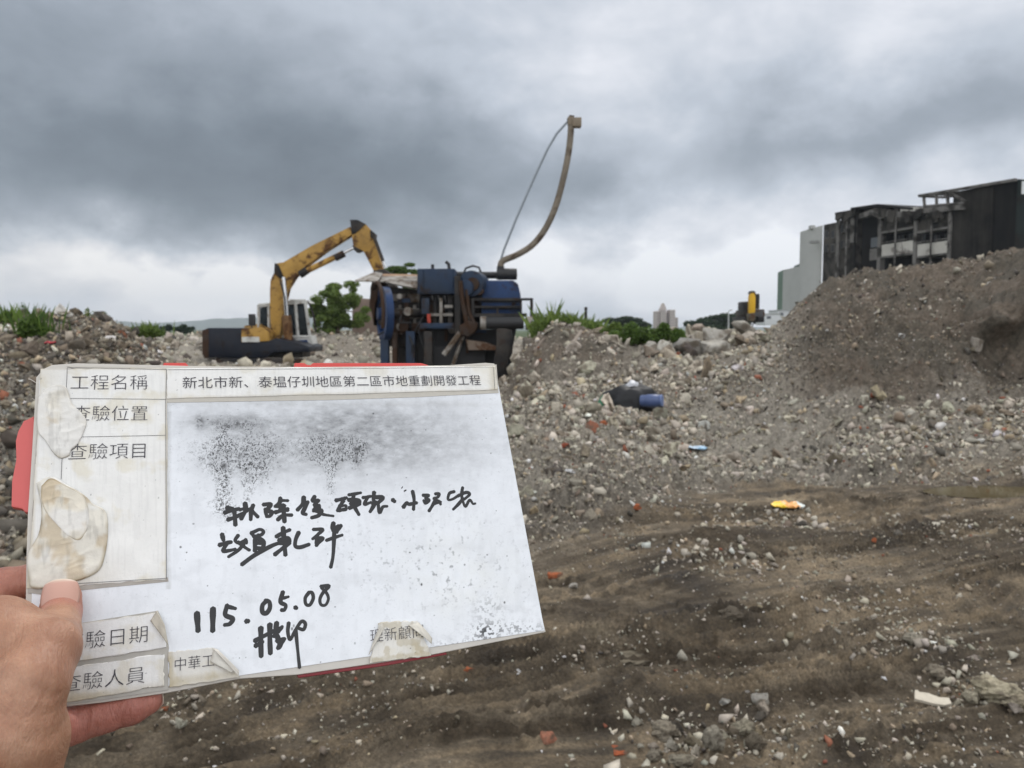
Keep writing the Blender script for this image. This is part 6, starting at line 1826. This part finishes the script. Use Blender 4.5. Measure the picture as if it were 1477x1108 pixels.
def surface_nets(D, lo, h):
    s = D < 0
    c = sum(s[i:s.shape[0] - 1 + i, j:s.shape[1] - 1 + j, k:s.shape[2] - 1 + k].astype(np.int8) for i in (0, 1) for j in (0, 1) for k in (0, 1))
    act = (c > 0) & (c < 8)
    cells = np.argwhere(act)
    idm = -np.ones(act.shape, np.int64); idm[act] = np.arange(len(cells))
    acc = np.zeros((len(cells), 3)); cnt = np.zeros(len(cells))
    cor = [(i, j, k) for i in (0, 1) for j in (0, 1) for k in (0, 1)]
    for a in cor:
        for axi in range(3):
            if a[axi]: continue
            b = list(a); b[axi] = 1
            da = D[cells[:, 0] + a[0], cells[:, 1] + a[1], cells[:, 2] + a[2]]; db = D[cells[:, 0] + b[0], cells[:, 1] + b[1], cells[:, 2] + b[2]]
            m_ = (da < 0) != (db < 0)
            t = np.where(m_, da / np.where(m_, da - db, 1), 0)
            p = np.array(a, float)[None] + t[:, None] * (np.array(b, float) - np.array(a, float))[None]
            acc[m_] += p[m_]; cnt[m_] += 1
    V = (cells + acc / cnt[:, None]) * h + lo
    quads = []
    for axi in range(3):
        sl0 = [slice(None)] * 3; sl1 = [slice(None)] * 3
        sl0[axi] = slice(0, -1); sl1[axi] = slice(1, None)
        e = np.argwhere(s[tuple(sl0)] != s[tuple(sl1)])
        u, v_ = (axi + 1) % 3, (axi + 2) % 3
        ok = (e[:, u] > 0) & (e[:, v_] > 0) & (e[:, u] < D.shape[u] - 1) & (e[:, v_] < D.shape[v_] - 1)
        e = e[ok]
        q = []
        for du, dv in ((-1, -1), (0, -1), (0, 0), (-1, 0)):
            f_ = e.copy(); f_[:, u] += du; f_[:, v_] += dv
            q.append(idm[f_[:, 0], f_[:, 1], f_[:, 2]])
        q = np.stack(q, -1)
        flip = ~s[e[:, 0], e[:, 1], e[:, 2]]
        q[flip] = q[flip][:, ::-1]
        quads.append(q)
    return V, np.concatenate(quads)


HV_, HQ = surface_nets(D, lo, H_)
for _ in range(3):                        # light smoothing of the grid pattern
    acc = np.zeros_like(HV_); cn = np.zeros(len(HV_))
    for i in range(4):
        np.add.at(acc, HQ[:, i], HV_[HQ[:, (i + 1) % 4]]); np.add.at(cn, HQ[:, i], 1)
    HV_ = HV_ * .5 + .5 * acc / np.maximum(cn, 1)[:, None]
del GP
# blood-warm tint of the little finger and finger tips, tan back of the thumb
near = lambda ch: np.min([np.linalg.norm(HV_ - np.array(p), axis=1) - r_ for p, r_ in ch], axis=0)
pink = np.clip(.75 * sstep(.014, .002, near(little[2:])) + .45 * sstep(.012, .002, near(thumb[:2])) + .5 * sstep(.012, .002, near(index[2:])), 0, 1)


def skin_mat():
    def f(t, b):
        oc = t.new('ShaderNodeTexCoord').outputs['Object']
        a = t.new('ShaderNodeAttribute'); a.attribute_name = 'pink'
        n = t.noise(oc, 45, 6, .6); n2 = t.noise(oc, 420, 4, .6)
        tan = t.ramp(n, [(.3, (0.27, 0.125, 0.072)), (.52, (0.37, 0.195, 0.120)), (.72, (0.47, 0.275, 0.18))])
        pk = t.ramp(n, [(.3, (0.36, 0.115, 0.095)), (.6, (0.48, 0.18, 0.145)), (.8, (0.55, 0.25, 0.20))])
        c = t.mix(a.outputs['Fac'], tan, pk)
        c = t.mix(t.m('MULTIPLY', t.ramp(n2, [(.42, (1, 1, 1)), (.55, (0, 0, 0))]), .12), c, (0.22, 0.09, 0.06))
        t.l.new(c, b.inputs['Base Color'])
        b.inputs['Subsurface Weight'].default_value = .22
        b.inputs['Subsurface Radius'].default_value = (.006, .0022, .0012)
        b.inputs['Subsurface Scale'].default_value = .6
        wv = t.new('ShaderNodeTexVoronoi'); wv.feature = 'DISTANCE_TO_EDGE'; wv.inputs['Scale'].default_value = 620
        mp = t.new('ShaderNodeMapping'); mp.inputs['Scale'].default_value = (1, .45, .8); mp.inputs['Rotation'].default_value = (.3, .2, .9)
        t.l.new(oc, mp.inputs[0]); t.l.new(mp.outputs[0], wv.inputs['Vector'])
        mp2 = t.new('ShaderNodeMapping'); mp2.inputs['Scale'].default_value = (2.6, .8, 1.2); mp2.inputs['Rotation'].default_value = (.2, .1, -.75); t.l.new(oc, mp2.inputs[0])
        h = t.m('ADD', t.m('MULTIPLY', wv.outputs['Distance'], .35), t.m('MULTIPLY', t.noise(mp2.outputs[0], 42, 6, .62, 1.2), 2.2))
        bp_ = t.new('ShaderNodeBump'); bp_.inputs['Strength'].default_value = .6; bp_.inputs['Distance'].default_value = .0014
        t.l.new(h, bp_.inputs['Height']); t.l.new(bp_.outputs[0], b.inputs['Normal'])
    return material('skin', f, .46, 0, .4)


hand = obj('hand', mesh_np('hand', HV_, HQ, True, {'pink': ('POINT', 'FLOAT', pink)}), skin_mat())
hand.matrix_world = BM
tag(hand, 'left hand holding the white board, thumb in front and fingers behind', 'hand')


def nail(ch, w_, l_, face, mat, back=.0, grow=.0):
    """curved nail plate on the last joint of a finger; face = direction the nail looks (board coords)"""
    p1, r1 = np.array(ch[0][0]), ch[0][1]; p0 = np.array(ch[1][0])
    d = p1 - p0; d /= np.linalg.norm(d)
    up = np.array(face, float); up -= d * (up @ d); up /= np.linalg.norm(up)
    sd = np.cross(d, up)
    n = 15
    u, v2 = np.meshgrid(np.linspace(-1, 1, n), np.linspace(-1, 1, n))
    # squircle outline
    uu = u * np.sqrt(1 - .42 * v2 ** 2 * (np.abs(v2) > .2)); vv = v2 * np.sqrt(1 - .30 * u ** 2)
    c0 = p1 - d * back
    ln = np.linalg.norm(p1 - p0); tt = np.clip((back - vv * l_) / ln, 0, 1)
    r1 = r1 + (ch[1][1] - r1) * tt + grow * np.clip(back - vv * l_, 0, None)
    ang = uu * w_ / r1
    G = c0 + d * (vv * l_)[..., None] + (sd * 1.0)[None, None] * (np.sin(ang) * (r1 + .0004))[..., None] + up[None, None] * ((np.cos(ang)) * (r1 + .0004) - .0012 * np.maximum(vv, -.2) ** 2 * 1.2)[..., None]
    ix = np.arange(n * n).reshape(n, n)
    Fc = np.stack([ix[:-1, :-1], ix[:-1, 1:], ix[1:, 1:], ix[1:, :-1]], -1).reshape(-1, 4)
    tip = sstep(.80, .95, vv).ravel()
    C = np.array((.52, .30, .235))[None] * (1 - tip[:, None]) + np.array((.66, .58, .47))[None] * tip[:, None]
    o = obj('nail', mesh_np('nail', G.reshape(-1, 3), Fc, True, {'Col': ('POINT', 'FLOAT_COLOR', C)}), mat, hand)
    md = o.modifiers.new('thickness', 'SOLIDIFY'); md.thickness = .0005; md.offset = 0
    return o


NAIL = attr_mat('nail', .42, 0, 60, .05, .5)
nail(thumb, .0108, .0088, (0.0, .0, 1.0), NAIL, .0010, .03)
nail(little[::-1], .0066, .0062, (.35, .25, -.9), NAIL, -.0015)

# ------------------------------------------------------------------ the humid air
hm = bpy.data.materials.new('humid_air'); hm.use_nodes = True
ht = NT(hm.node_tree)
for n_ in list(ht.n): ht.n.remove(n_)
pv_ = ht.new('ShaderNodeVolumePrincipled'); pv_.inputs['Color'].default_value = (.80, .87, .95, 1)
pv_.inputs['Density'].default_value = 2.6e-4
ho = ht.new('ShaderNodeOutputMaterial'); ht.l.new(pv_.outputs[0], ho.inputs['Volume'])
mb = MB().box((0, 0, 60), (6800, 6800, 140))
hz = mb.build('haze', hm)
tag(hz, 'pale humid air that fades the far hills and towers', 'haze', kind='stuff')
